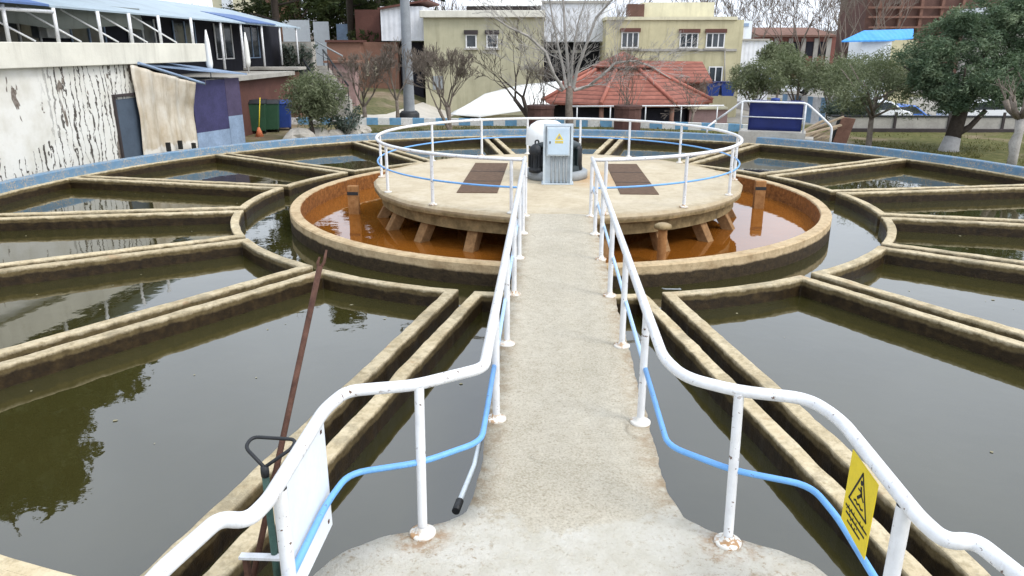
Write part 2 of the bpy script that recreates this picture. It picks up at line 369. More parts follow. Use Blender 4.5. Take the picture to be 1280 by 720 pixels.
M['darkbark']=mat_rust('dark_bark',(.035,.027,.022),(.09,.072,.06)); M['whitebark']=plain('limewashed_bark',(.38,.37,.36),.9,.2,5,.4)
M['ever']=mat_leaf('evergreen_leaf',(.03,.055,.034),(.105,.15,.09),(.27,.32,.20),1.6)
M['olive']=mat_leaf('olive_leaf',(.07,.085,.045),(.14,.16,.09),(.23,.245,.15))
M['pine']=mat_leaf('pine_leaf',(.012,.020,.007),(.03,.042,.013),(.06,.07,.022))
M['shrub']=mat_leaf('shrub_leaf',(.03,.045,.035),(.07,.09,.07),(.20,.23,.21))
M['grassb']=mat_leaf('grass_blade',(.06,.062,.02),(.11,.105,.038),(.22,.18,.08))
M['twig']=plain('far_twigs',(.20,.165,.14),.95,.3,.3); M['redwall']=plain('red_brick_wall',(.24,.10,.08),.9,.25,1)
M['tyre']=plain('tyre',(.015,.015,.015),.9,.2,5); M['carwhite']=plain('car_white',(.78,.80,.82),.3,.03,2,spec=.5); M['carblue']=plain('car_blue',(.05,.16,.5),.3,.03,2,spec=.5)
M['brownsteel']=plain('brown_steel_frame',(.13,.07,.055),.8,.3,1)
M['road']=plain('asphalt',(.16,.15,.145),.95,.25,1.2,.3); M['path']=plain('pale_path',(.50,.47,.41),.95,.15,.7,.2)
M['rock']=plain('pale_rock',(.45,.42,.37),.95,.25,3,.5); M['wood']=plain('old_plank',(.36,.28,.19),.9,.3,4,.3)
M['leg']=mat_rust('rust_stained_concrete',(.16,.085,.035),(.36,.21,.095)); M['debris']=plain('leaf_litter',(.34,.31,.2),.9,.5,9); M['orangeplank']=mat_rust('rust_stained_post',(.20,.085,.025),(.40,.21,.085)); M['redthing']=plain('orange_broom',(.7,.22,.10),.7,.2,6)

# ------------------------------------------------------------------ numbers
ZT=-.54; ZW=-.82; ZG=-1.0; RIN=7.30; TH=.17; GAP=.25; ROUT=14.09

# ================================================================== SETTING: ground, water, sky
def gz(x,y):
    z=ZG
    def ss(a,b,t):
        t=min(1,max(0,(t-a)/(b-a))); return t*t*(3-2*t)
    z-=1.6*ss(24,31,y)*ss(-13,-4,x)*(1-ss(44,62,y))
    z+=2.2*ss(26,60,y)*(1-ss(-14,-5,x))
    z-=.6*ss(40,60,y)*ss(-4,8,x)*(1-ss(80,110,y))
    z+=7.0*ss(85,170,y)*(.55+.45*ss(-40,80,x)) + 5*ss(150,420,y)
    if y>24 or abs(x)>20: z+=.12*n3(x,y,0,.13)
    return z
xs=[-900,-500,-300,-200]+[-150+i*3 for i in range(101)]+[200,300,500,900]
ys=[-500,-200,-100]+[-60+i*3 for i in range(90)]+[240,320,450,700,1200]
g=MB(); nx=len(xs)
for y in ys:
    for x in xs: g.v.append((x,y,gz(x,y)))
for j in range(len(ys)-1):
    for i in range(nx-1): g.face((j*nx+i,j*nx+i+1,(j+1)*nx+i+1,(j+1)*nx+i),True)
kind(g.build('ground',M['ground']),'structure')
def gzi(x,y):
    i=max(k for k in range(nx-1) if xs[k]<=x); j=max(k for k in range(len(ys)-1) if ys[k]<=y)
    u=(x-xs[i])/(xs[i+1]-xs[i]); v=(y-ys[j])/(ys[j+1]-ys[j]); G=lambda a,c: g.v[c*nx+a][2]
    return (G(i,j)*(1-u)+G(i+1,j)*u)*(1-v)+(G(i,j+1)*(1-u)+G(i+1,j+1)*u)*v
def ground_strip(name,pts,wid,mat,lift=.006,sub=30):
    b=MB(); P=[Vector((p[0],p[1],0)) for p in pts]; L=[]
    for i in range(len(P)-1):
        for k in range(sub): L.append(P[i].lerp(P[i+1],k/sub))
    L.append(P[-1])
    for i,p in enumerate(L):
        t=(L[min(i+1,len(L)-1)]-L[max(i-1,0)]).normalized(); n=Vector((-t.y,t.x,0))
        for k in range(9):
            q=p+n*wid*(k/8-.5); b.v.append((q.x,q.y,gzi(q.x,q.y)+lift+.02))
    for i in range(len(L)-1):
        for k in range(8): b.face((i*9+k,(i+1)*9+k,(i+1)*9+k+1,i*9+k+1),True)
    return kind(b.build(name,mat),'structure')
ground_strip('path',[(-11.5,26),(-9.5,31),(-8.5,40)],2.6,M['path'])
ground_strip('road',[(15,62),(24,45),(40,36)],6,M['road'])

w=MB()
def disc(mb,r0,r1,z,seg=96):
    mb.lathe([(r1,z),(r0,z)],seg=seg,smooth=False)
disc(w,6.1,14.25,ZW); kind(w.build('basin_water',M['water']),'structure')
w=MB(); disc(w,.01,6.1,ZW-.004); kind(w.build('well_water',M['orange']),'structure')

rgw=np.random.default_rng(12); fl=[]
while len(fl)<150:
    a=rgw.uniform(0,2*PI); r=rgw.uniform(7.7,13.7)
    k=((math.degrees(a)-11.25)%22.5)
    if min(k,22.5-k)*R(1)*r<.45: continue
    fl.append((r*math.sin(a),-r*math.cos(a)))
b=MB()
for (x,y) in fl:
    s_=rgw.uniform(.008,.03); q_=rgw.uniform(0,6.3); n=len(b.v)
    for t_ in range(5): rr=s_*rgw.uniform(.5,1.2)*(1.6 if t_ in(0,) else 1); b.v.append((x+rr*math.cos(q_+t_*1.257),y+rr*math.sin(q_+t_*1.257),ZW+.004+.004*rgw.random()))
    b.face(range(n,n+5))
kind(b.build('floating_debris',M['debris']),'stuff')

# ================================================================== TANK
tank=thing('settling_tank','round concrete settling tank with radial trough walls and blue painted rim','tank',(0,0,ZG))
def jit(p,a=.014): return (p[0]+a*n3(p[0],p[1],3,3.1)+.008*n3(p[0],p[1],5,13),p[1]+a*n3(p[0],p[1],9,3.1)+.008*n3(p[0],p[1],2,13))
b=MB()
NS=192
# outer wall with ledge; kerb (blue) stands on it
OC=(0,-.2,0); KA0,KA1=R(38),R(322)
b.lathe([(14.0,-1.7),(14.0,ZT-.02),(14.012,ZT-.008),(14.12,ZT-.008)],OC,seg=NS,smooth=False)
b.lathe([(14.12,ZT-.008),(14.62,ZT-.008),(14.64,-1.4)],OC,seg=60,smooth=False,a0=R(322),a1=R(398))
b.build('outer_wall',M['trough'],tank)
b=MB(); b.lathe([(14.12,ZT-.008),(14.12,-.33),(14.13,-.305),(14.15,-.295),(14.30,-.295),(14.33,-.31),(14.33,-1.4)],OC,seg=NS,smooth=False,a0=KA0,a1=KA1)
for a_,sg_ in ((KA0,1),(KA1,-1)):
    d_=Vector((math.sin(a_),-math.cos(a_),0)); p_=Vector(OC)+d_*14.12; q_=Vector(OC)+d_*14.33
    b.quad((p_.x,p_.y,-1.4),(q_.x,q_.y,-1.4),(q_.x,q_.y,-.27),(p_.x,p_.y,-.27))
b.build('blue_rim',M['rimblue'],tank)
def arc(r,a0,a1,n): return [(r*math.sin(a0+(a1-a0)*i/n),-r*math.cos(a0+(a1-a0)*i/n)) for i in range(n+1)]
def offline(a,off,r0,r1,n):
    d=(math.sin(a),-math.cos(a)); nn=(math.cos(a),math.sin(a))   # nn = direction of increasing angle
    out=[]
    for i in range(n+1):
        r=r0+(r1-r0)*i/n; s=math.sqrt(max(0,r*r-off*off)); out.append((d[0]*s+nn[0]*off,d[1]*s+nn[1]*off))
    return out
for k in range(16):
    a0=R(-11.25+22.5*k); a1=a0+R(22.5); N=70
    h=GAP/2; q=h+TH
    P=offline(a0,h,ROUT,RIN,N)
    A0=a0+math.asin(h/RIN); A1=a1-math.asin(h/RIN); P+=arc(RIN,A0,A1,12)[1:-1]
    P+=offline(a1,-h,RIN,ROUT,N); P+=offline(a1,-q,ROUT,RIN+TH,N)
    r2=RIN+TH; B0=a0+math.asin(q/r2); B1=a1-math.asin(q/r2); P+=arc(r2,B1,B0,12)[1:-1]
    P+=offline(a0,q,r2,ROUT,N)
    P=[jit(p) for p in P]
    zt=ZT+.006*((k*7)%5-2)/2
    mb=MB()
    # top follows the outline pairwise so the top is a clean strip of quads
    n=len(P); half=n//2
    inner=P[:half]; outer=list(reversed(P[half:]))
    base=len(mb.v)
    for p in inner: mb.v.append((p[0],p[1],zt+.008*n3(p[0],p[1],1,2.5)+.007*min(0,n3(p[0],p[1],6,9))))
    for p in outer: mb.v.append((p[0],p[1],zt+.008*n3(p[0],p[1],1,2.5)+.007*min(0,n3(p[0],p[1],6,9))))
    for p in inner: mb.v.append((p[0],p[1],-1.6))
    for p in outer: mb.v.append((p[0],p[1],-1.6))
    for i in range(half-1):
        mb.face((i,i+1,half+i+1,half+i)); mb.face((i+1,i,2*half+i,2*half+i+1)); mb.face((half+i,half+i+1,3*half+i+1,3*half+i))
    o=mb.build('trough_wall',M['trough'],tank,bevel=.018)
b=MB()
prof=[(6.0,-1.5),(6.0,-.455),(6.02,-.43),(6.21,-.43),(6.235,-.455),(6.235,-1.6)]
b.lathe(prof,seg=120,smooth=False,mis=[1,1,1,0,0]); b.build('well_ring',[M['well_out'],M['well_in']],tank)
b=MB(); p=atz(840,357,-.52); b.tube(fillet([(p.x-.13,p.y+.10,-.60),(p.x-.13,p.y-.06,-.56),(p.x+.13,p.y-.06,-.56),(p.x+.13,p.y+.10,-.60)],.04),.012,6); b.build('step_iron',M['grey'],tank)

# ================================================================== PLATFORM
plat=thing('round_platform','round concrete centre platform with two dark steel hatches over the rusty well','platform',(0,0,-1.2))
NP=96; b=MB()
ring=[]; 
for i in range(NP):
    a=2*PI*i/NP; r=4.33+.035*n3(math.sin(a)*4,math.cos(a)*4,0,1.5)+.03*n3(math.sin(a)*4,math.cos(a)*4,5,5); ring.append((r*math.sin(a),-r*math.cos(a)))
n=len(b.v)
rings=[(1,-.03,0),(1,0,0)]
zs=[(.985,-.185),(1.0,-.16),(1.002,-.05),(.990,-.002)]
for s_,z in zs:
    for p in ring: b.v.append((p[0]*s_,p[1]*s_,z+.006*n3(p[0],p[1],z*10,4)))
for L in range(3):
    for i in range(NP):
        j=(i+1)%NP; b.face((L*NP+i,L*NP+j,(L+1)*NP+j,(L+1)*NP+i))
b.v.append((0,0,0)); c=len(b.v)-1
for i in range(NP): b.face((3*NP+i,3*NP+(i+1)%NP,c))
b.v.append((0,0,-.185)); c=len(b.v)-1
for i in range(NP): b.face(((i+1)%NP,i,c))
b.build('slab',M['plat'],plat)
b=MB(); b.lathe([(3.75,-.43),(4.17,-.43),(4.17,-.187),(3.75,-.187),(3.75,-.43)],seg=64,smooth=False); b.build('ring_beam',M['plat'],plat)
b=MB(); b.lathe([(2.4,-1.4),(2.4,-.187)],seg=48,smooth=True); b.build('drum',M['well_in'],plat)
for k in range(20):
    a=R(12+18*k); mb=MB()
    d=Vector((math.sin(a),-math.cos(a),0)); nn=Vector((math.cos(a),math.sin(a),0))
    top=d*3.93+Vector((0,0,-.42)); bot=d*4.30+Vector((0,0,-1.05))
    sec=[]
    for c0,ww in ((top,.12),(bot,.11)):
        for sx,sy in ((-1,-1),(1,-1),(1,1),(-1,1)): sec.append(c0+nn*sx*ww+d*sy*.13)
    mb.v=[tuple(v) for v in sec]
    for q in ((0,1,2,3),(7,6,5,4),(0,4,5,1),(1,5,6,2),(2,6,7,3),(3,7,4,0)): mb.face(q)
    mb.build('bracket_leg',M['leg'],plat,bevel=.015)
for x0,x1 in ((-2.16,-1.28),(1.36,2.18)):
    b=MB(); b.box(x0,x1,-2.12,2.2,.001,.014); h=b.build('hatch',M['hatch'],plat)
    b=MB()
    for y in (-.68,.76): b.box(x0+.01,x1-.01,y-.012,y+.012,.0145,.020)
    b.build('hatch_joint',M['dark'],h)
# posts standing in the well
for i,(q,top,lab) in enumerate(((atz(951,226,-.14),-.14,'rust stained post standing in the well right of the platform'),(atz(441,232,-.14),-.14,'rust stained post standing in the well left of the platform'))):
    t=thing('well_post',lab,'post',(q.x,q.y,-1.3),0,'posts in the rusty well')
    b=MB(); b.box(q.x-.13,q.x+.13,q.y-.07,q.y+.07,-1.3,top); b.build('post',M['orangeplank'],t,bevel=.015)
    b=MB(); b.box(q.x-.132,q.x+.132,q.y-.074,q.y-.0705,top-.22,top-.14); b.build('bracket',M['dark'],t)
q=atz(829,281,-.1)
t=thing('vent_pipe','stubby vent pipe with mushroom cap in front of platform','pipe',(q.x,q.y,-1.3))
b=MB(); b.lathe([(.085,-1.3),(.085,-.16)],(q.x,q.y,0),20); b.build('pipe',M['orangeplank'],t)
b=MB(); b.lathe([(.001,-.17),(.15,-.17),(.165,-.14),(.15,-.10),(.10,-.075),(.001,-.065)],(q.x,q.y,0),24); b.build('cap',M['plat'],t)

# ================================================================== WALKWAY
wk=thing('walkway','straight beige concrete footbridge with worn white painted landing','walkway',(0,-9,-.3))
def edge(x,y): return x+.022*n3(x,y,0,3.5)+.014*n3(x,y,4,11)
left=[(-.70,-4.15)]
yy=-4.4
while yy>-13.45: left.append((-.67,yy)); yy-=.16
left+=[(-.69,-13.55),(-.72,-13.68),(-.84,-13.80),(-1.0,-13.88),(-1.2,-13.96),(-1.4,-14.09),(-1.5,-14.22),(-1.56,-14.35),(-1.60,-14.6),(-1.62,-15.2),(-1.66,-15.6),(-1.95,-15.8),(-1.95,-19.6)]
right=[(-x,y) for x,y in left]
right=[(x+.03 if -14.2<y<-13.5 else x, y) for x,y in right]
def dense(L):
    o=[]
    for i in range(len(L)-1):
        a,b_=Vector(L[i]),Vector(L[i+1]); k=max(1,int((b_-a).length/.05))
        for j in range(k): o.append(tuple(a.lerp(b_,j/k)))
    return o+[L[-1]]
left=[(edge(x,y),y+.02*n3(x,y,7,6)) for x,y in dense(left)]; right=[(edge(x,y),y+.02*n3(x,y,7,6)) for x,y in dense(right)]
m_=min(len(left),len(right)); 
b=MB()
def resample(L,n):
    d=[0]
    for i in range(1,len(L)): d.append(d[-1]+(Vector(L[i])-Vector(L[i-1])).length)
    o=[];j=0
    for i in range(n):
        t=d[-1]*i/(n-1)
        while j<len(d)-2 and d[j+1]<t: j+=1
        f=(t-d[j])/max(1e-9,d[j+1]-d[j]); o.append(tuple(Vector(L[j]).lerp(Vector(L[j+1]),f)))
    return o
left=resample(left,380); right=resample(right,380); NW=9
for l,r_ in zip(left,right):
    for k in range(NW):
        t=k/(NW-1); x=l[0]*(1-t)+r_[0]*t; y=l[1]*(1-t)+r_[1]*t; b.v.append((x,y,.004+.006*n3(x,y,2,3)))
for l,r_ in zip(left,right): b.v.append((l[0]+.03,l[1],-.20)); b.v.append((r_[0]-.03,r_[1],-.20))
n=380*NW
for i in range(379):
    for k in range(NW-1): b.face((i*NW+k,(i+1)*NW+k,(i+1)*NW+k+1,i*NW+k+1),True)
    b.face(((i+1)*NW,i*NW,n+2*i,n+2*i+2)); b.face((i*NW+NW-1,(i+1)*NW+NW-1,n+2*i+3,n+2*i+1)); b.face((n+2*i,n+2*i+1,n+2*i+3,n+2*i+2))
b.face((0,NW-1,n+1,n)) if False else None
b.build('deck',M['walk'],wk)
b=MB(); b.box(-.42,.42,-13.7,-4.0,-.55,-.202); b.build('beam',M['trough'],wk)
b=MB(); b.box(-1.9,1.9,-19.5,-14.4,-1.2,-.203); b.build('landing_base',M['concrete'],wk)
b=MB(); b.tube([(-.70,-11.6,-.10),(-.735,-12.95,-.08),(-.80,-13.42,-.10)],.02,10); cp=b.build('conduit',M['cab'],wk)
b=MB(); b.tube([(-.797,-13.40,-.099),(-.812,-13.52,-.104)],.029,12); b.build('coupling',M['dark'],cp)
# drop of camera's own floor: steps up behind the landing
st=thing('steps','grey concrete steps rising behind the landing','steps',(0,-18,0))
for i in range(3):
    b=MB(); b.box(-.9,.9,-19.4+.0*i,-17.3-.3*i,.012+.17*i+.001*i,.012+.17*(i+1)); b.build('step',M['concrete'],st)

# ================================================================== RAILINGS
def post(parent,x,y,r=.031,h=1.0,mat='white',dy=0):
    b=MB(); b.tube([(x,y,.004),(x,y+dy,h)],r,12,caps=False); o=b.build('post',M[mat],parent)
    b=MB(); b.lathe([(.085,.0),(.085,.014),(.075,.02),(.045,.022),(.036,.05),(.031,.055)],(x,y,.004),20); b.build('foot_flange',M['flange'],o)
    return o
YS=[-12.35,-10.67,-9.0,-7.3,-5.75,-4.35]
for s,lab in ((-1,'white pipe railing with blue lower rail along the left walkway edge'),(1,'white pipe railing with blue lower rail along the right walkway edge')):
    t=thing('walkway_railing',lab,'railing',(s*.6,-9,0),0,'walkway railings')
    tail=[(s*1.46,-15.10,1.02),(s*1.505,-15.235,1.005),(s*1.64,-15.215,1.0),(s*1.735,-15.6,1.0),(s*1.75,-17.2,1.0)]
    if s<0: top=[(-.63,-3.95,1.02),(-.595,-13.57,1.02),(-1.0,-13.85,1.02),(-1.40,-13.95,1.02),(-1.462,-14.2,1.02)]+tail
    else: top=[(.63,-3.95,1.02),(.59,-13.35,1.02),(.68,-13.66,1.02),(.97,-13.84,1.02),(1.36,-13.92,1.02),(1.452,-14.18,1.02)]+tail
    b=MB(); b.tube(fillet(top,.13 if s>0 else .09,6),.037,14); b.build('top_rail',M['white'],t)
    mid=[(s*.65,-3.98,.5),(s*.615,-13.60,.5),(s*.97,-13.88,.5),(s*1.40,-14.03,.5),(s*1.445,-14.35,.5),(s*1.445,-15.9,.5)]
    pts=fillet(mid,.12,5)
    far=[(s*.65,-3.98,.5),(s*.618,-12.2,.5)]
    b=MB(); b.tube(far,.019,10); b.build('lower_rail',M['paleblue'],t)
    b=MB(); b.tube([(s*.618,-12.2,.5)]+pts[1:],.020,10); b.build('lower_rail',M['blue'],t)
    for y in YS: post(t,s*.605,y)
    post(t,s*.975,-13.925,dy=.085,h=1.01); post(t,s*1.455,-14.97,.036); post(t,s*1.74,-16.9)
# round platform railing
t=thing('platform_railing','circular white pipe railing with blue lower rail round the platform','railing',(0,0,0))
RR=4.22; aa=[R(8.6+ (360-17.2)*i/120) for i in range(121)]
b=MB(); b.tube([(RR*math.sin(a),-RR*math.cos(a),1.02) for a in aa],.036,10); b.build('top_rail',M['white'],t)
b=MB(); b.tube([(RR*math.sin(a),-RR*math.cos(a),.5) for a in aa],.019,8); b.build('lower_rail',M['blue'],t)
for a in (12,36,60,88,127,150,170,191,210,233,272,300,324,348): post(t,RR*math.sin(R(a)),-RR*math.cos(R(a)),.033)

# ================================================================== SIGNS, CABINET, DRIVE UNIT, TOOLS
def flatglyph(b,pts,M4,thick,th=.0015):           # a stroke on a sign, real raised geometry
    for i in range(len(pts)-1):
        a=Vector(pts[i]);c=Vector(pts[i+1]); d=(c-a).normalized(); n=Vector((-d.y,d.x))*thick/2; e=d*thick*.35
        q=[a-n-e,c-n+e,c+n+e,a+n-e]; b.prism([(p.x,p.y) for p in q],0,th,M=M4)
sg=thing('warning_sign','yellow warning sign with black triangle hung under the right railing','sign',(1.442,-14.6,.75))
# local sign frame: u along -Y (towards camera = right on the picture), v up, normal towards -X (the walkway)
S4=Matrix(((0,0,-1,1.424),(-1,0,0,-14.44),(0,1,0,.54),(0,0,0,1)))
b=MB(); b.prism([(0,.02),(.32,.0),(.33,.44),(.01,.45)],0,.004,M=S4); b.build('plate',M['yellow'],sg)
b=MB(); F4=S4@Matrix.Translation((0,0,.0045))
flatglyph(b,[(.055,.19),(.275,.185)],F4,.012); flatglyph(b,[(.275,.185),(.168,.40)],F4,.012); flatglyph(b,[(.168,.40),(.055,.19)],F4,.012)
flatglyph(b,[(.115,.215),(.135,.225),(.155,.214),(.178,.226),(.20,.214),(.222,.222)],F4,.010)
flatglyph(b,[(.15,.25),(.185,.285),(.172,.32)],F4,.017); flatglyph(b,[(.185,.285),(.215,.265)],F4,.010); flatglyph(b,[(.18,.30),(.145,.30)],F4,.009)
b.prism([(.170+.014*math.cos(2*PI*i/10),.347+.014*math.sin(2*PI*i/10)) for i in range(10)],0,.0015,M=F4)
b.build('pictogram',M['black'],sg)
b=MB(); r2=random.Random(3)
for row,(y0,u0,u1) in enumerate(((.135,.035,.30),(.10,.05,.285),(.062,.08,.26))):
    u=u0
    while u<u1-.02:
        l=r2.uniform(.014,.04); hgt=.011
        flatglyph(b,[(u,y0),(min(u+l,u1),y0)],F4,.011)
        if r2.random()<.5: flatglyph(b,[(u+l*.3,y0),(u+l*.3,y0+.016)],F4,.006)
        if r2.random()<.4: flatglyph(b,[(u+l*.7,y0-.013),(u+l*.7+.004,y0-.013)],F4,.006)
        u+=l+r2.uniform(.004,.010)
b.build('lettering',M['black'],sg)
pn=thing('sign_panel','blank white metal panel fixed under the left railing','panel',(-1.47,-14.55,.6))
b=MB(); b.prism([(-14.93,.25),(-14.93,.985),(-14.17,.985),(-14.17,.23)],0,.004,M=Matrix(((0,0,1,-1.485),(1,0,0,0),(0,1,0,0),(0,0,0,1)))); b.build('plate',M['panel'],pn)
for y,z in ((-14.86,.9),(-14.86,.6),(-14.86,.33),(-14.24,.9),(-14.24,.3)):
    b=MB(); b.box(-1.4809,-1.476,y-.01,y+.01,z-.01,z+.01); b.build('rivet',M['rust'],pn)

cb=thing('control_cabinet','pale grey blue electrical control cabinet on the platform with yellow warning sticker','cabinet',(0,-.8,0))
b=MB(); b.box(-.31,.36,-.93,-.88,.03,1.36); b.box(-.31,-.26,-1.0,-.9305,.03,1.36); b.box(.31,.36,-1.0,-.9305,.03,1.36); b.box(-.259,.309,-1.0,-.9305,1.31,1.36); b.box(-.34,.39,-1.02,-.62,.004,.029)
b.build('stand',M['cab'],cb)
b=MB(); b.box(-.235,.285,-1.06,-.932,.66,1.30); bx=b.build('box',M['cab'],cb,bevel=.01)
b=MB(); b.box(-.205,.262,-1.075,-1.0605,.69,1.27); dr=b.build('door',M['cabdoor'],cb,bevel=.006)
b=MB(); b.box(-.17,-.145,-1.085,-1.0755,.94,.99); b.build('handle',M['dark'],dr)
b=MB()
C4=Matrix(((1,0,0,.045),(0,0,-1,-1.0755),(0,1,0,1.0),(0,0,0,1)))
b.prism([(-.095,.02),(.095,.02),(0,.17)],0,.002,M=C4); b.prism([(-.09,-.055),(.09,-.055),(.09,.0),(-.09,.0)],0,.002,M=C4); stk=b.build('sticker',M['yellow'],dr)
b=MB(); C5=C4@Matrix.Translation((0,0,.0022)); b.prism([(-.055,.045),(.055,.045),(0,.13)],0,.001,M=C5)
for v in (-.015,-.04): flatglyph(b,[(-.07,v),(-.01,v)],C5,.010); flatglyph(b,[(.01,v),(.07,v)],C5,.010)
b.build('print',M['grey'],stk)
for x in (-.12,-.03,.06,.15,.22):
    b=MB(); b.tube(fillet([(x,-.99,.655),(x,-.99,.10),(x,-.93,.035)],.05),.017,8); b.build('conduit',M['grey'],cb)
du=thing('drive_unit','black geared motor with white domed cover behind the control cabinet','motor',(0,.2,0))
b=MB(); b.lathe([(.001,.004),(.76,.004),(.76,.17),(.70,.20),(.001,.20)],(0,.1,0),40); b.build('base_ring',M['grey'],du)
b=MB(); b.lathe([(.62,.20),(.60,.32),(.53,.34),(.52,.72),(.56,.74),(.56,.80),(.42,.86),(.001,.9)],(.02,.1,0),32)
for k in range(20):
    a=2*PI*k/20; b.box(.50,.60,-.018,.018,.22,.72,Matrix.Translation((.02,.1,0))@Matrix.Rotation(a,4,'Z'))
b.build('gearbox',M['motor'],du)
b=MB(); b.lathe([(.50,.0),(.50,.22),(.47,.36),(.38,.48),(.25,.56),(.001,.59)],(-.24,.38,.74),40); b.build('dome_cover',M['dome'],du)
b=MB(); b.lathe([(.001,.2),(.15,.2),(.155,.28),(.13,.30),(.13,.62),(.15,.66),(.12,.78),(.05,.84),(.001,.85)],(-.50,-.42,0),24); 
for k in range(12): b.box(.12,.165,-.006,.006,.32,.6,Matrix.Translation((-.50,-.42,0))@Matrix.Rotation(2*PI*k/12,4,'Z'))
b.build('motor',M['dark'],du)
b=MB(); b.tube(fillet([(-.50,-.42,.84),(-.50,-.42,.93),(-.42,-.40,.93),(-.42,-.40,.86)],.04),.018,8); b.build('lifting_eye',M['dark'],du)
b=MB(); b.lathe([(.001,.2),(.13,.2),(.13,.7),(.10,.78),(.001,.8)],(.48,-.1,0),20); b.build('oil_reservoir',M['dark'],du)

# valve key and rusty bar
q=atz(331,588,.58); vx,vy=q.x,q.y
vk=thing('valve_key','green valve spindle with dark triangular handle beside the left railing','valve',(vx,vy,-.5))
b=MB(); b.tube([(vx,vy,-.53),(vx,vy,.56)],.022,10); b.build('spindle',M['green_stem'],vk)
b=MB(); b.lathe([(.001,.54),(.024,.54),(.026,.57),(.024,.605),(.001,.61)],(vx,vy,0),12)
b.tube(fillet([(vx,vy,.60),(vx-.16,vy+.12,.665),(vx-.15,vy+.22,.68),(vx+.13,vy+.20,.68),(vx+.14,vy+.12,.67),(vx,vy,.60)],.05),.0115,8); b.build('handle',M['dark'],vk)
b=MB(); b.box(vx-.21,vx+.17,vy-.05,vy+.0,-.03,-.012); b.build('crossbar',M['white'],vk)
for x in (vx-.19,vx+.12):
    b=MB(); b.box(x,x+.03,vy-.045,vy-.005,-.53,-.0305); b.build('frame_leg',M['rust'],vk)
p0=atz(303,732,-.30); d=ray(404,316); p1=CAM+d*(5.3/math.hypot(d.x,d.y))
rb=thing('steel_bar','long rusty steel bar with forked tip leaning upright beside the left railing','bar',p0)
b=MB(); pr=p0.lerp(p1,.955); b.tube([p0+Vector((0,0,-.2)),pr],[.021,.021],8); b.build('shaft',M['rust'],rb)
b=MB(); dd=(p1-p0).normalized(); sd=Vector((1,.3,0)).normalized()*.022
for s in (-1,1): b.tube([pr-dd*.03,pr+sd*s+dd*.03,p1+sd*s*.8+dd*(.02 if s>0 else -.03)],[.014,.012,.008],6)
b.build('fork',M['rust'],rb)

# ================================================================== VEGETATION HELPERS
def leaf_mesh(name,mat,parent,centres,rad,per,size,aspect=.5,flat=0.0,seed=1,local=False):
    rg=np.random.default_rng(seed); C=np.repeat(np.asarray(centres),per,0); N=len(C)
    if np.ndim(rad)==0: rr=rad
    else: rr=np.repeat(np.asarray(rad),per)[:,None]
    off=rg.normal(size=(N,3)); off/=np.linalg.norm(off,axis=1)[:,None]; off*=rr*rg.random((N,1))**.45; off[:,2]*=(1-flat*.6)
    c=C+off
    a=rg.normal(size=(N,3)); a[:,2]*=(1-flat); a/=np.linalg.norm(a,axis=1)[:,None]
    t=rg.normal(size=(N,3)); bb=np.cross(a,t); bb/=np.linalg.norm(bb,axis=1)[:,None]
    s=size*(.45+1.1*rg.random((N,1))**1.5)
    a=a*s*.5; bb=bb*s*.5*aspect
    V=np.stack([c-a,c-bb+a*.1,c+a,c+bb+a*.1],1).reshape(-1,3)
    if parent is not None and not local:
        Mi=np.array(wm(parent).inverted()); V=V@Mi[:3,:3].T+Mi[:3,3]
    me=bpy.data.meshes.new(name); me.vertices.add(4*N); me.vertices.foreach_set('co',V.astype(np.float32).ravel())
    me.loops.add(4*N); me.loops.foreach_set('vertex_index',np.arange(4*N,dtype=np.int32))
    me.polygons.add(N); me.polygons.foreach_set('loop_start',np.arange(0,4*N,4,dtype=np.int32))
    me.update(calc_edges=True); me.materials.append(mat)
    o=bpy.data.objects.new(name,me); COL.objects.link(o)
    if parent is not None: o.parent=parent; WM[o.name]=wm(parent).copy()
    return o
def lobes(c,rx,ry,rz,nl,nper,seed,lr=.42,hollow=.55):
    rg=np.random.default_rng(seed); out=[];
    for i in range(nl):
        d=rg.normal(size=3); d/=np.linalg.norm(d); d[2]=d[2]*.9+.05
        lc=np.array(c)+d*np.array([rx,ry,rz])*(.35+.42*rg.random())
        q=rg.normal(size=(nper,3)); q/=np.linalg.norm(q,axis=1)[:,None]; q*=(hollow+(1-hollow)*rg.random((nper,1)))
        out.append(lc+q*np.array([rx,ry,rz])*lr*(.7+.6*rg.random()))
    return np.concatenate(out)
def grow(b,p,d,L,r,lvl,rg,spread=.6,up=.15,seg=4,kids=3,droop=0,minr=.004):
    pts=[p]; rs=[r]; q=p.copy(); dd=d.normalized()
    for i in range(seg):
        dd=(dd+Vector((rg.gauss(0,.13),rg.gauss(0,.13),rg.gauss(0,.10)+up*.25-droop*.2))).normalized()
        q=q+dd*L/seg; pts.append(q.copy()); rs.append(max(minr,r*(1-.55*(i+1)/seg)))
    b.tube(pts,rs,6 if r>.05 else (4 if r>.015 else 3),caps=False)
    if lvl<=0: return
    for k in range(kids):
        i=rg.randint(2,seg) if seg>2 else seg
        if k==0: i=seg
        ax=Vector((rg.gauss(0,1),rg.gauss(0,1),rg.gauss(0,.5))); ax=(ax-dd*ax.dot(dd)).normalized()
        nd=(dd*math.cos(spread)+ax*math.sin(spread)*rg.uniform(.6,1.3)+Vector((0,0,up))).normalized()
        grow(b,pts[i],nd,L*rg.uniform(.55,.8),max(minr,rs[i]*.72),lvl-1,rg,spread,up,max(2,seg-1),kids,droop,minr)
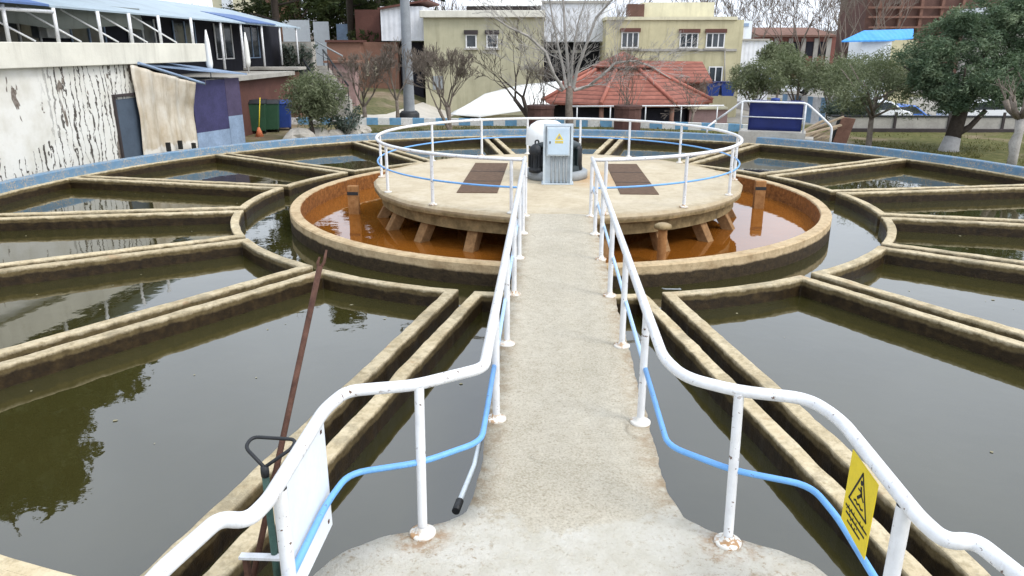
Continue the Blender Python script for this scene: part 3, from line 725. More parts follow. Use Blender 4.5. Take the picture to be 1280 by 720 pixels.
def bare_tree(name,label,base,H,r,seed,mat,spread=.6,up=.15,lvl=5,kids=3,fork=.3,lean=(0,0),group=None,trunks=1,minr=.008,nlimb=4):
    rg=random.Random(seed); t=thing(name,label,'tree',base,0,group); B=Vector(base)
    tr=MB(); br=MB()
    for k in range(trunks):
        d0=Vector((lean[0]+(rg.gauss(0,.35) if trunks>1 else 0),lean[1]+(rg.gauss(0,.35) if trunks>1 else 0),1)).normalized()
        top=B+d0*H*fork; tr.tube([B-Vector((0,0,.3)),B+Vector((0,0,.05)),B.lerp(top,.5)+Vector((rg.gauss(0,.04),rg.gauss(0,.04),0)),top],[r*1.35,r*1.15,r*.95,r*.85],10,caps=True)
        n=nlimb if trunks==1 else 2
        for j in range(n):
            a=2*PI*j/n+rg.uniform(-.4,.4); dd=(d0+Vector((math.cos(a),math.sin(a),0))*math.tan(spread)*rg.uniform(.5,1.1)).normalized()
            grow(br,top-d0*r*.6,dd,H*.34,r*.55,lvl-1,rg,spread*.8,up,4,kids,0,minr)
    tr.build('trunk',mat,t); br.build('limbs',mat,t)
    return t
def leafy_tree(name,label,base,H,cr,crz,cz,r,seed,mat,bark,nl=14,nper=40,per=14,lsize=.16,lrad=.22,lean=(0,0),group=None,cat='tree',flat=0,aspect=.45,lr=.42,trunk_parts=None):
    rg=random.Random(seed); t=thing(name,label,cat,base,0,group); B=Vector(base); c=B+Vector((lean[0],lean[1],cz))
    tr=MB(); mid=B.lerp(c,.45)+Vector((rg.gauss(0,.08),rg.gauss(0,.08),0))
    tr.tube([B-Vector((0,0,.3)),B+Vector((0,0,.08)),mid,c],[r*1.5,r*1.15,r*.9,r*.4],10)
    for k in range(7):
        a=rg.uniform(0,2*PI); e=c+Vector((math.cos(a)*cr*.6,math.sin(a)*cr*.6,crz*rg.uniform(-.4,.6))); s=B.lerp(c,rg.uniform(.4,.8))
        tr.tube([s,s.lerp(e,.5)+Vector((0,0,.15)),e],[r*.5,r*.3,r*.12],6)
    tr.build('trunk',bark,t)
    leaf_mesh('crown',mat,t,lobes(c,cr,cr,crz,nl,nper,seed,lr),lrad,per,lsize,aspect,flat,seed)
    return t

# ================================================================== LEFT SIDE BUILDINGS
def wall_pt(y): return -15.2+(y+4)*.072        # X of the whitewashed wall at Y
def on_wall(x,y):                          # survey point on the whitewashed wall
    d=ray(x,y); # CAM.x+t dx = -15.2+(CAM.y+t dy+4)*.072
    t=(-15.2+(CAM.y+4)*.072-CAM.x)/(d.x-.072*d.y); return CAM+d*t
lb=thing('whitewashed_building','low white building with dark drip streaks and cream parapet left of the tank','building',(-16,2,ZG))
y0,y1=-14,12.2; yw=on_wall(182,150).y
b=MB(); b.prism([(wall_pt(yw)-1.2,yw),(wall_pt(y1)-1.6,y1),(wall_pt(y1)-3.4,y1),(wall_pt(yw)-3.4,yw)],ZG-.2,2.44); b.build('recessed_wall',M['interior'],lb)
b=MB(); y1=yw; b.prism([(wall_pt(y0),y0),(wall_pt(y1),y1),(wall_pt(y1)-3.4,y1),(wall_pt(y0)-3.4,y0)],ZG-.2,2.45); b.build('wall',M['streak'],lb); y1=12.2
b=MB(); b.prism([(wall_pt(y0)+.22,y0),(wall_pt(y1)+.22,y1+.2),(wall_pt(y1)-3.5,y1+.2),(wall_pt(y0)-3.5,y0)],2.451,3.13); b.build('parapet',M['parapet'],lb,bevel=.02)
a_=on_wall(146,150); c_=on_wall(175,150)
b=MB(); wl=Vector((1,-.072,0)).normalized()
def wallbox(b,ya,yb,z0,z1,o0,o1):
    P=[(wall_pt(ya)+o0,ya),(wall_pt(ya)+o1,ya),(wall_pt(yb)+o1,yb),(wall_pt(yb)+o0,yb)]; b.prism(P,z0,z1)
wallbox(b,a_.y,c_.y,ZG,1.35,.003,.05); dd_=b.build('door',M['slate'],lb)
b=MB(); wallbox(b,a_.y-.08,a_.y-.002,ZG,1.43,.002,.07); wallbox(b,c_.y+.002,c_.y+.08,ZG,1.43,.002,.07); wallbox(b,a_.y-.08,c_.y+.08,1.431,1.52,.002,.12); b.build('frame',M['dframe'],dd_)
# canopy roof behind
cp_=thing('terrace_canopy','long pale blue sheet metal canopy over the terrace of the white building','canopy',(-17,14,2))
b=MB(); 
P0=on_wall(62,9);P1=at(376,36,31)
def edge_z(y): return P0.z+(P1.z-P0.z)*(y-P0.y)/(P1.y-P0.y)
def sheet(b,a,c,dx,dz,th=.06,mi=0):
    a=Vector(a);c=Vector(c); e=Vector((dx,0,dz)); u=Vector((0,0,th)); n=len(b.v)
    b.v+=[tuple(v) for v in (a,c,c+e,a+e,a+u,c+u,c+e+u,a+e+u)]
    for q in ((3,2,1,0),(4,5,6,7),(0,1,5,4),(1,2,6,5),(2,3,7,6),(3,0,4,7)): b.face([n+i for i in q],False,mi)
sheet(b,P0,P1,-4.5,1.1); b.build('roof',M['canopy'],cp_)
b=MB(); a2=P0.lerp(P1,-.75); sheet(b,a2+Vector((0,0,.02)),P0+Vector((0,0,.02)),-4.5,.95); b.build('blue_roof_sheet',M['bluesheet'],cp_); b=MB(); sheet(b,P0.lerp(P1,.62)+Vector((.05,0,.065)),P0.lerp(P1,.80)+Vector((.05,0,.065)),-2.3,.5); b.build('blue_roof_sheet',M['bluesheet'],cp_)
for f in (.50,.60,.72,.84,.97):
    p=P0.lerp(P1,f); b=MB(); b.tube([Vector((p.x-.1,p.y,2.0)),Vector((p.x-.1,p.y,p.z+.01))],.06,8); b.build('post',M['white'],cp_)
b=MB()
for k in range(14):
    ya=-9+k*1.55; xa=wall_pt(ya)-1.5; b.v+=[(xa+.08*math.sin(k*2.1),ya,3.62+.10*math.sin(k*1.7)),(xa,ya,edge_z(ya)+.28)]
for k in range(13): b.face((2*k,2*k+2,2*k+3,2*k+1),True)
o=b.build('curtain',M['valance'],cp_); o.modifiers.new('s','SOLIDIFY').thickness=.02
# terrace railing on the parapet
tr_=thing('terrace_railing','white pipe railing posts standing on the cream parapet','railing',(-15,2,3.13))
ps=[on_wall(x,55) for x in (12,74,128,166,202,242)]
ps=[Vector((wall_pt(p.y)+.0,p.y,3.13)) for p in ps]
ps=[Vector((wall_pt(y),y,3.13)) for y in (-9,-5,-1.5)]+ps
for p in ps:
    b=MB(); b.tube([p,Vector((p.x,p.y,edge_z(p.y)-.01))],.055,8); b.build('post',M['white'],tr_)
b=MB(); b.tube([Vector((p.x,p.y,edge_z(p.y)-.12)) for p in ps[:5]],.05,8); b.build('top_rail',M['white'],tr_)
for i in range(3,len(ps)-1):
    for f in (.35,): p=ps[i].lerp(ps[i+1],f); b=MB(); b.tube([p+Vector((-1.2,-.6,1.0)),p+Vector((-.1,.5,.02))],.028,6); b.build('brace',M['white'],tr_)
# dark rear building under the canopy
tb=thing('terrace_building','dark fronted single storey building in the shade of the canopy','building',(-19,14,ZG))
X0=P0.x-3.4
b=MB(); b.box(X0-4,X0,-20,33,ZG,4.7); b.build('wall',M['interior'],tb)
for i,y in enumerate((3.2,7.5,11.5,15.5,19.5,24,28)):
    b=MB(); b.box(X0+.003,X0+.06,y-1.1,y+1.1,2.5,4.1); wn=b.build('window',M['glass'],tb)
    b=MB()
    for q in (-1.15,0,1.07): b.box(X0+.0615,X0+.10,y+q,y+q+.08,2.42,4.18)
    b.box(X0+.0615,X0+.11,y-1.15,y+1.15,2.36,2.419); b.build('frame',M['frame' if i%2 else 'ltblue'],wn)
b=MB(); b.box(X0+.003,X0+.35,8.6,9.9,3.3,4.1); ac=b.build('air_conditioner',M['frame'],tb,bevel=.03)
dk=thing('terrace_deck','raised terrace floor slab beside the sheds','terrace',(-15.5,22,1.9))
b=MB(); xe=at(368,88,23.7).x; b.box(X0,xe,12.6,23.75,1.55,1.75); b.build('slab',M['concrete'],dk)
b=MB(); b.box(X0,xe-.35,13,23.7,ZG,1.549); b.build('base_wall',M['brown'],dk)
for i,(x,y) in enumerate(((262,95),(262,95))): pass
for i,(px,lab) in enumerate(((262,'white folded parasol nearest the white building'),(310,'white folded parasol farther along the terrace'))):
    Yp=15+i*5.5; q=at(px,80,Yp); t=thing('folded_parasol',lab,'parasol',(q.x,Yp,1.75),0,'folded parasols on the terrace')
    b=MB(); b.tube([(q.x,Yp,1.75),(q.x,Yp,3.6)],.03,6); b.build('pole',M['frame'],t)
    b=MB(); b.tube([(q.x,Yp,2.05),(q.x,Yp,2.3),(q.x,Yp,3.2),(q.x,Yp,3.7)],[.10,.15,.11,.03],8); b.build('cover',M['tent'],t)
# tarp lean-to and navy shed
A=at(168,84,10.4); Bp=at(246,112,13.0)
tp=thing('tarp_screen','stained beige tarpaulin hung as a screen beside the slate door','tarpaulin',(-13.6,11,ZG))
b=MB(); nu,nv=40,26
pa=Vector((wall_pt(10.0)+.35,10.0,0)); 
a0p=on_wall(166,150); a0=Vector((a0p.x+.18,a0p.y+.05,0)); b0=at(243,150,11.3); b0=Vector((b0.x,b0.y,0))
for j in range(nv+1):
    for i in range(nu+1):
        u=i/nu; v=j/nv; p=a0.lerp(b0,u); nrm=Vector((b0.y-a0.y,-(b0.x-a0.x),0)).normalized()
        zt=2.44-.75*u; z=ZG+v*(zt-ZG)
        bow=(.3+.7*v)*0+.045*math.sin(u*31+.8*math.sin(v*3)+1.5*n3(u*3,v*.8,0))*(.6+.4*(1-v))+.05*math.sin(u*13+1.2*n3(u*2,v,7))+.05*n3(u*4,v*3,2)+.03*n3(u*14,v*5,5)+ (.30*max(0,v-.66)*3*max(0,u-.2))
        q=p+nrm*bow; b.v.append((q.x,q.y,z))
for j in range(nv):
    for i in range(nu): n=j*(nu+1)+i; b.face((n,n+1,n+nu+2,n+nu+1),True)
o=b.build('sheet',M['tarp'],tp); sm=o.modifiers.new('solid','SOLIDIFY'); sm.thickness=.012
for u,v in ((.38,.13),(.60,.12),(.86,.05)):
    p=a0.lerp(b0,u)+Vector((.22,-.22,0)); b=MB(); b.box(p.x-.07,p.x+.07,p.y-.05,p.y+.05,ZG+v*3+.0,ZG+v*3+.32); b.build('weight',M['black'],tp)
b=MB(); tpt=[a0.lerp(b0,i/8)+Vector((.62,-.62,2.5-.75*i/8)) for i in range(10)]; b.tube(tpt,.05,6); b.build('edge_pole',M['ltblue'],tp)
sh=thing('navy_shed','lean-to shed of navy and light blue panels with a blue sheet roof','shed',(-13,14,ZG))
s0=b0+Vector((-.2,.5,0)); s1=at(304,150,14.6); s1=Vector((s1.x,s1.y,0)); dv=(s1-s0); nb=Vector((-dv.y,dv.x,0)).normalized()
def panel(b,f0,f1,z0,z1,o=0.0,th=.06):
    p=s0.lerp(s1,f0);q=s0.lerp(s1,f1); n=nb*-1
    P=[p-n*o,q-n*o,q-n*(o+th),p-n*(o+th)]; b.prism([(v.x,v.y) for v in P],z0,z1)
b=MB(); panel(b,0,.68,.0-.3,1.72); b.build('panel',M['navy'],sh)
b=MB(); panel(b,.685,1.0,.2,1.75); b.build('panel',M['purple'],sh)
b=MB(); panel(b,0,.68,ZG-.1,-.302); panel(b,.685,1.0,ZG-.1,.198); b.build('base_panel',M['ltblue'],sh)
b=MB(); rp=[a0+Vector((-.3,-.2,0)),s0+Vector((.5,-.5,0)),s1+Vector((.35,.1,0)),s1+nb*2.2,s0+nb*2.6,a0+Vector((-1.2,1.0,0))]
n=len(b.v); zz=[2.50,2.12,1.86,2.15,2.42,2.62]
b.v+=[(p.x,p.y,z) for p,z in zip(rp,zz)]+[(p.x,p.y,z+.06) for p,z in zip(rp,zz)]
b.face((6,7,8,9,10,11)); b.face((5,4,3,2,1,0))
for i in range(6): j=(i+1)%6; b.face((i,j,6+j,6+i))
b.build('roof',M['ltblue'],sh)
b=MB(); pb=[s0+Vector((0,.1,0)),s1+Vector((0,.1,0)),s1+nb*2,s0+nb*2]; b.prism([(v.x,v.y) for v in [s0+nb*.09,s1+nb*.09,s1+nb*2,s0+nb*2]],ZG,1.7); b.build('body',M['slate'],sh)

# bins, broom, olive shrub, rocks
def bin_(label,x,y,s,mat,rz=0):
    t=thing('wheelie_bin',label,'bin',(x,y,gz(x,y)),rz,'bins by the shed')
    b=MB(); w=.55*s; d=.42*s; h=1.15*s; n=len(b.v)
    b.v+=[(-w*.85,-d*.85,.14),(w*.85,-d*.85,.14),(w*.85,d*.85,.14),(-w*.85,d*.85,.14),(-w,-d,h),(w,-d,h),(w,d,h),(-w,d,h)]
    for q in ((3,2,1,0),(4,5,6,7),(0,1,5,4),(1,2,6,5),(2,3,7,6),(3,0,4,7)): b.face(q)
    b.build('body',mat,t,bevel=.03,local=True)
    b=MB(); b.tube([(-w*1.05,-d*.9,h+.03),(-w*1.05,0,h+.12*s),(-w*1.05,d*.9,h+.03)],.02,6)
    b.prism([(-d*1.08,h+.004),(d*1.08,h+.004),(d*.7,h+.13*s),(-d*.7,h+.13*s)],-w*1.04,w*1.04,M=Matrix(((0,0,1,0),(1,0,0,0),(0,1,0,0),(0,0,0,1)))); b.build('lid',M['dark'] if mat==M['bingreen'] else mat,t,local=True)
    for sx in (-1,1):
        b=MB(); b.tube([(sx*w*.8-.03,d*.5,.10),(sx*w*.8+.03,d*.5,.10)],.10,12); b.build('wheel',M['tyre'],t,local=True)
        b=MB(); b.tube([(sx*w*.8-.03,-d*.5,.10),(sx*w*.8+.03,-d*.5,.10)],.10,12); b.build('wheel',M['tyre'],t,local=True)
for lab,px,Y,s,mt in (('green dumpster with dark lid nearest the navy shed',317,18.2,1.25,M['bingreen']),('green dumpster partly behind the broom',334,18.9,1.2,M['bingreen']),('blue bin beside the green dumpsters',350,19.8,1.15,M['binblue'])):
    q=at(px,160,Y); bin_(lab,q.x,Y,s,mt,R(15))
q=at(325,175,16.9); t=thing('broom','orange broom leaning upright by the green dumpsters','broom',(q.x,16.9,ZG))
b=MB(); b.tube([(q.x,16.9,ZG+.3),(q.x+.05,17.3,ZG+1.75)],.022,6); b.build('handle',M['yellow'],t)
b=MB(); b.lathe([(.001,.42),(.05,.42),(.2,.0),(.001,0)],(q.x,16.9,ZG),10); b.build('brush',M['redthing'],t)
q=at(392,172,15.8); leafy_tree('olive_bush','feathery grey green olive bush beyond the rim left of the stairs',(q.x,15.8,ZG),3.6,1.55,1.5,1.95,.10,11,M['olive'],M['darkbark'],nl=16,nper=40,per=14,lsize=.20,lrad=.30,cat='bush',aspect=.22)
for i,(px,py,Y,s) in enumerate(((398,172,16.2,.55),(436,165,17.5,.5),(418,170,16.6,.4),(375,176,15.2,.6),(452,160,18.3,.4))):
    q=at(px,py,Y); b=MB()
    for j in range(7):
        for k in range(10):
            th=PI*j/6; ph=2*PI*k/10; rr=s*(1+.35*n3(math.sin(th)*math.cos(ph)+i,math.sin(th)*math.sin(ph),math.cos(th),1.3)); b.v.append((q.x+rr*math.sin(th)*math.cos(ph)*1.2,Y+rr*math.sin(th)*math.sin(ph),ZG+.12+rr*math.cos(th)*.75))
    for j in range(6):
        for k in range(10): b.face((j*10+k,j*10+(k+1)%10,(j+1)*10+(k+1)%10,(j+1)*10+k))
    o=b.build('boulder',M['rock']); tag(o,['pale boulder under the olive bush','pale boulder behind the olive bush','small pale boulder between two larger ones','pale boulder nearest the green dumpsters','small pale boulder farthest right of the olive bush'][i],'boulder','boulders beyond the rim')
q=at(432,150,17); t=thing('grey_shrub','pale silvery shrub growing among the boulders beyond the rim','bush' and 'shrub',(q.x,17,ZG))
b=MB(); rg=random.Random(5)
for k in range(9): grow(b,Vector((q.x,17,ZG)),Vector((rg.gauss(0,.6),rg.gauss(0,.6),1)),.9,.02,2,rg,.5)
b.build('stems',M['palebark'],t); leaf_mesh('foliage',M['shrub'],t,lobes((q.x,17,ZG+.8),1.0,.8,.65,8,22,5),.2,8,.14,.5,0,5)

# stairs, terraces and brown buildings, left back
def house(name,label,cat,loc): return thing(name,label,cat,loc)
def bx(parent,name,mat,px0,px1,Y,depth,py0,py1,bev=0,zlow=None):
    a=at(px0,py0,Y); c=at(px1,py1,Y); b=MB(); b.box(a.x,c.x,Y,Y+depth,c.z if zlow is None else zlow,a.z); return b.build(name,mat,parent,bevel=bev)
ter=thing('brown_terrace_wall','red brown panelled retaining wall behind the dumpsters','wall',(-13,26,ZG))
bx(ter,'panel',M['brown'],306,341,24,1.0,88,150,zlow=ZG); bx(ter,'panel',M['brown2'],341.3,372,24.0,.98,90,150,zlow=ZG); bx(ter,'coping',M['concrete'],304,373,23.8,1.4,84,87.5)
cw=thing('ivy_wall','weathered pale wall with climbing greenery left of the staircase','wall',(-12,33,0))
bx(cw,'wall',M['concrete'],352,396,32,.8,52,140,zlow=ZG); 
c0=at(372,72,31.7); leaf_mesh('ivy',M['shrub'],cw,[tuple(at(rnd.uniform(354,394),rnd.uniform(56,92),31.8)) for _ in range(70)],.3,10,.2,.6,0,9)
stc=thing('staircase','grey outdoor staircase with dark handrails climbing to the terrace','staircase',(-10,31,ZG))
sa=at(422,128,28); sb=at(392,82,33); nst=14
b=MB()
for i in range(nst):
    f=i/nst; z0=sa.z+(sb.z-sa.z)*f; x=sa.x+(sb.x-sa.x)*f; y=28+(33-28)*f
    b.box(x-1.1,x+.75,y,y+5/nst+.25,ZG-.2,z0+(sb.z-sa.z)/nst)
b.build('flight',M['concrete'],stc)
for s in (-1.05,.7):
    b=MB(); b.tube([Vector((sa.x+s,28,sa.z+1.0)),Vector((sb.x+s,33,sb.z+1.0))],.06,6)
    for i in range(6): f=i/5; p=Vector((sa.x+s,28,sa.z)).lerp(Vector((sb.x+s,33,sb.z)),f); b.tube([p,p+Vector((0,0,1.0))],.03,5)
    b.build('handrail',M['dark'],stc)
pk=thing('pink_terrace_wall','dusty pink retaining wall right of the staircase','wall',(-9,33,0))
bx(pk,'wall',M['pink'],409,446,33,1.2,79,140,zlow=ZG); bx(pk,'coping',M['brown2'],404,447,32.8,1.6,76,78.6)
us=thing('upper_brown_wall','upper terracotta terrace wall above the pink wall','wall',(-11,40,1))
bx(us,'wall',M['brown2'],408,452,40,1,53,85,zlow=-1); bx(us,'coping',M['brown'],406,453,39.8,1.4,50,52.8)
# diagonal rail
b=MB(); b.tube([at(395,52,39),at(428,70,37)],.06,6); b.tube([at(390,62,39),at(424,82,37)],.06,6); o=b.build('stair_handrail',M['grey']); tag(o,'pair of grey sloping handrails on the upper steps','handrail')
wf=thing('white_hoarding','white and blue site hoarding between dark tree trunks','fence',(-12,50,2))
bx(wf,'panel',M['panel'],352,388,50,.15,25,54,zlow=1); bx(wf,'panel',M['panel'],391,412,50,.15,27,54,zlow=1); bx(wf,'panel',M['ltblue'],420,440,50,.15,30,54,zlow=1)
bb=thing('brown_house','red brown boxy house with a white clad upper storey','house',(-8,42,-.2))
bx(bb,'wall',M['brown'],443,476,43,4,12,52); bx(bb,'lower_wall',M['brown2'],449,500,42,5,52.5,128,zlow=-1.2)
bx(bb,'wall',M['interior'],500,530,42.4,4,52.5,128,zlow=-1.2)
up=bx(bb,'upper_storey',M['whitewall'],475,530,41.5,6,8,51)
a=at(474,8,41.4); c=at(531,3,41.4); b=MB(); n=0
b.prism([(a.x-.1,a.z-.25),(c.x+.2,a.z+.35),(c.x+.2,a.z+.5),(a.x-.1,a.z-.1)],41.2,47.8,M=Matrix(((1,0,0,0),(0,0,1,0),(0,1,0,0),(0,0,0,1)))); b.build('roof',M['brown'],bb)
b=MB(); b.tube([at(503,8,41.35),at(503,50,41.35)],.05,6); b.build('downpipe',M['grey'],bb)
for i,px in enumerate((459,469)): 
    w_=bx(bb,'window',M['palewall'],px-2,px+3,41.93,.06,76,95)

def window(root,px0,px1,py0,py1,Y,n=3,lint=None):
    a=at(px0,py0,Y); c=at(px1,py1,Y); b=MB(); b.box(a.x,c.x,Y-.03,Y-.004,c.z,a.z); fr=b.build('window',M['glass'],root)
    b=MB(); t=.09
    for i in range(n+1):
        x=a.x+(c.x-a.x-t)*i/n; b.box(x,x+t,Y-.08,Y-.031,c.z,a.z)
    b.box(a.x,c.x,Y-.0795,Y-.0312,c.z,c.z+t) if False else None
    b.box(a.x+.0,c.x,Y-.085,Y-.0805,c.z,c.z+t); b.box(a.x,c.x,Y-.085,Y-.0805,a.z-t,a.z); b.build('frame',M['frame'],fr)
    b=MB(); b.box(a.x-.12,c.x+.12,Y-.22,Y-.002,c.z-.13,c.z-.005); b.build('sill',M['concrete'],fr)
    if lint: b=MB(); b.box(a.x-.1,c.x+.1,Y-.2,Y-.002,a.z+.005,a.z+.30); b.build('lintel',M[lint],fr)
    return fr
cbld=thing('cream_building','plain cream rendered building with two small dark windows','building',(0,40,-.5))
Yc=40; bx(cbld,'wall',M['cream'],529,678,Yc,9,22,140,zlow=-2)
bx(cbld,'cornice',M['parapet'],524,681,Yc-.35,9.7,13,21.6,.04)
for x0,x1 in ((582,596),(608,622.5)):
    window(cbld,x0,x1,43,60,Yc,1,'dframe')
a=at(541,95,Yc); c=at(554,112,Yc); b=MB(); b.box(a.x,c.x,Yc-.06,Yc-.003,c.z,a.z); b.build('meter_box',M['grey'],cbld)
sk=thing('roof_lights','low white roof light sheets on the cream building roof','roof light',(0,43,6))
b=MB(); a=at(583,8,42.5); c=at(674,2,42.5); sheet(b,(a.x,42.5,a.z-.1),(c.x,42.5,a.z-.1),0,0) if False else None
b.box(a.x,c.x,42.5,45,a.z-.35,a.z+.02); b.build('curb',M['dframe'],sk)
b=MB(); n=len(b.v); b.v+=[(a.x-.3,42.2,a.z+.03),(c.x+.2,42.2,a.z+.03),(c.x+.2,46,a.z+.75),(a.x+.6,46,a.z+.75),(a.x-.3,42.2,a.z+.1),(c.x+.2,42.2,a.z+.1),(c.x+.2,46,a.z+.82),(a.x+.6,46,a.z+.82)]
for q_ in ((3,2,1,0),(4,5,6,7),(0,1,5,4),(1,2,6,5),(2,3,7,6),(3,0,4,7)): b.face([n+i for i in q_])
b.build('sheet',M['tent'],sk)
wh=thing('white_warehouse','white clad warehouse with a wide dark opening behind the bare tree','warehouse',(4,52,-1))
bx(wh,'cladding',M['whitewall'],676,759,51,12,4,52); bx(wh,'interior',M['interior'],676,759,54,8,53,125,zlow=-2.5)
bx(wh,'roof_trim',M['concrete'],672,762,50.8,12.5,1,3.6)
b=MB(); a=at(688,64,53.9); 
for x0,x1 in ((688,703),(714,726)): p=at(x0,63,53.9); q=at(x1,66,53.9); b.box(p.x,q.x,53.8,53.98,q.z,p.z)
b.build('light_slot',M['frame'],wh)
yb=thing('yellow_building','two storey yellow office building with white framed windows','building',(10,46,-1.5))
Yb=47; bx(yb,'wall',M['yellowwall'],758,920,Yb,10,25,140,zlow=-3)
bx(yb,'parapet',M['palewall'],757,922,Yb-.15,10.3,21,24.8); bx(yb,'band',M['concrete'],785,921,Yb-.1,.098,61,64)
bx(yb,'roof_house',M['palewall'],803,892,Yb+2.5,6,3,21.5)
window(yb,777,798,40,60,Yb,3,'brown'); window(yb,850,872,41,60,Yb,3,'brown'); window(yb,883,905,41,60,Yb,3,'brown'); window(yb,886,902,83,104,Yb,2)
b=MB(); b.tube([at(906,64,Yb-.12),at(906,115,Yb-.12)],.05,6); b.build('downpipe',M['concrete'],yb)
bx(yb,'roof_tank',M['brownsteel'],785,805,Yb+1.8,1.5,5,21)
# pavilion
pv=at(776,130,33); pc=Vector((pv.x,33,-3)); ez=at(776,130,28.2).z; az=at(775,64,33).z
pa_=thing('tiled_pavilion','octagonal garden pavilion with a red tiled roof','pavilion',(pc.x,33,-3))
Rp=5.9; ph=R(28)
def octp(r,z,n=8): return [(pc.x+r*math.sin(ph+2*PI*i/n),33-r*math.cos(ph+2*PI*i/n),z) for i in range(n)]
b=MB(); e=octp(Rp,ez); m2=octp(1.5,az-.95); n=len(b.v); b.v+=e+m2+octp(Rp,ez-.14)+octp(1.45,az-1.1)
for i in range(8):
    j=(i+1)%8; b.face((i,j,8+j,8+i)); b.face((16+i,16+j,j,i)); b.face((16+j,16+i,24+i,24+j))
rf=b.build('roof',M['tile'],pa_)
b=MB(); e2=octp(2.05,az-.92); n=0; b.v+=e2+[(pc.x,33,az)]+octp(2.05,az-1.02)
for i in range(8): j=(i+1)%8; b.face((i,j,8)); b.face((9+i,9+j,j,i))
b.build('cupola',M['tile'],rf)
for i in range(8):
    b=MB(); p=Vector(e[i]); q=Vector(m2[i]); b.tube([p+Vector((0,0,.06)),q+Vector((0,0,.06))],.13,6); b.build('ridge',M['ridge'],rf)
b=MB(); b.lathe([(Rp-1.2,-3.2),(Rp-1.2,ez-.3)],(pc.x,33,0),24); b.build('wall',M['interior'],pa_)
b=MB(); b.lathe([(Rp-.9,-3.2),(Rp-.9,ez-1.35)],(pc.x,33,0),24); b.build('low_wall',M['pink'],pa_)
for i in range(8):
    p=Vector(e[i]).lerp(pc,.06); b=MB(); b.tube([(p.x,p.y,-3.2),(p.x,p.y,ez-.05)],.14,8); b.build('column',M['brick'],pa_)
an=thing('tiled_annex','low annex with a red tiled pitched roof beside the yellow building','annex',(12,41,-2))
a=at(802,80,41); c=at(886,101,40); b=MB(); n=0
b.v+=[(a.x-1.5,38.6,c.z),(c.x,38.6,c.z),(c.x,43,a.z+.15),(a.x-.8,43,a.z+.25),(a.x-1.5,38.6,c.z-.12),(c.x,38.6,c.z-.12),(c.x,43,a.z),(a.x-.8,43,a.z+.1)]
for q_ in ((0,1,2,3),(7,6,5,4),(4,5,1,0),(5,6,2,1),(6,7,3,2),(7,4,0,3)): b.face(q_)
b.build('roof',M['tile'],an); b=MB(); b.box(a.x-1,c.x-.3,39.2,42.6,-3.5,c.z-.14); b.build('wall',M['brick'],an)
gr_=thing('garden_railing','thin white garden railing before the pavilion','railing',(6,29.5,-2))
ga,gb=at(712,133,26.6),at(905,132,26.0)
b=MB(); b.tube([ga,gb],.045,6); b.build('top_rail',M['white'],gr_)
for f in (.05,.27,.5,.73,.96):
    p=ga.lerp(gb,f); b=MB(); b.tube([(p.x,p.y,gz(p.x,p.y)-.1),(p.x,p.y,p.z-.02)],.035,6); b.build('post',M['white'],gr_)
# pink terrace, blue skips
pt_=thing('pink_garden_wall','low pink garden wall right of the pavilion','wall',(12,30,-2)); bx(pt_,'wall',M['pink'],862,908,30,1,137,160,zlow=-3.5); bx(pt_,'coping',M['palewall'],860,910,29.8,1.4,134,136.8)
for i,(x0,x1,lab) in enumerate(((884,900,'dark blue skip left of its twin below the yellow building'),(901.5,919,'dark blue skip right of its twin below the yellow building'))):
    a=at(x0,104,44); c=at(x1,120,44); t=thing('blue_skip',lab,'skip',((a.x+c.x)/2,44.7,c.z),0,'blue skips')
    b=MB(); b.prism([(a.x+.15,c.z),(c.x-.15,c.z),(c.x,a.z),(a.x,a.z)],44,45.4,M=Matrix(((1,0,0,0),(0,0,1,0),(0,1,0,0),(0,0,0,1)))); b.build('body',M['binblue'],t)
    b=MB(); b.box(a.x-.05,c.x+.05,43.95,45.45,a.z+.002,a.z+.10); b.build('rim',M['bluetarp'],t)
# tent
te=thing('white_awning','white canvas awning left of the pavilion','awning',(-2,30,-2))
Yt=31; L=[at(562,143,Yt-1),at(600,146,Yt-2),at(668,136,Yt-2),at(700,130,Yt-1)]; T=[at(572,138,Yt+1),at(606,117,Yt+2),at(650,106,Yt+2.5),at(702,101,Yt+2.5)]
b=MB(); NN=12
def lerpL(P,f):
    f*=len(P)-1; i=min(int(f),len(P)-2); return P[i].lerp(P[i+1],f-i)
for j in range(7):
    for i in range(NN+1):
        p=lerpL(L,i/NN).lerp(lerpL(T,i/NN),j/6); p=p+Vector((0,0,.25*math.sin(PI*j/6)*(.3+.7*math.sin(PI*i/NN)))); b.v.append(tuple(p))
for j in range(6):
    for i in range(NN): n=j*(NN+1)+i; b.face((n,n+1,n+NN+2,n+NN+1),True)
o=b.build('canvas',M['tent'],te); o.modifiers.new('s','SOLIDIFY').thickness=.05
for p in (L[1],L[2],T[1],T[3]):
    b=MB(); b.tube([(p.x,p.y,-3.5),(p.x,p.y,p.z-.02)],.06,6); b.build('pole',M['grey'],te)
b=MB(); a=at(598,139,Yt-1.2); c=at(668,152,Yt-1.2); b.box(a.x,c.x,Yt-1.2,Yt-1.0,-3.5,a.z-.25); b.build('side_wall',M['palewall'],te)

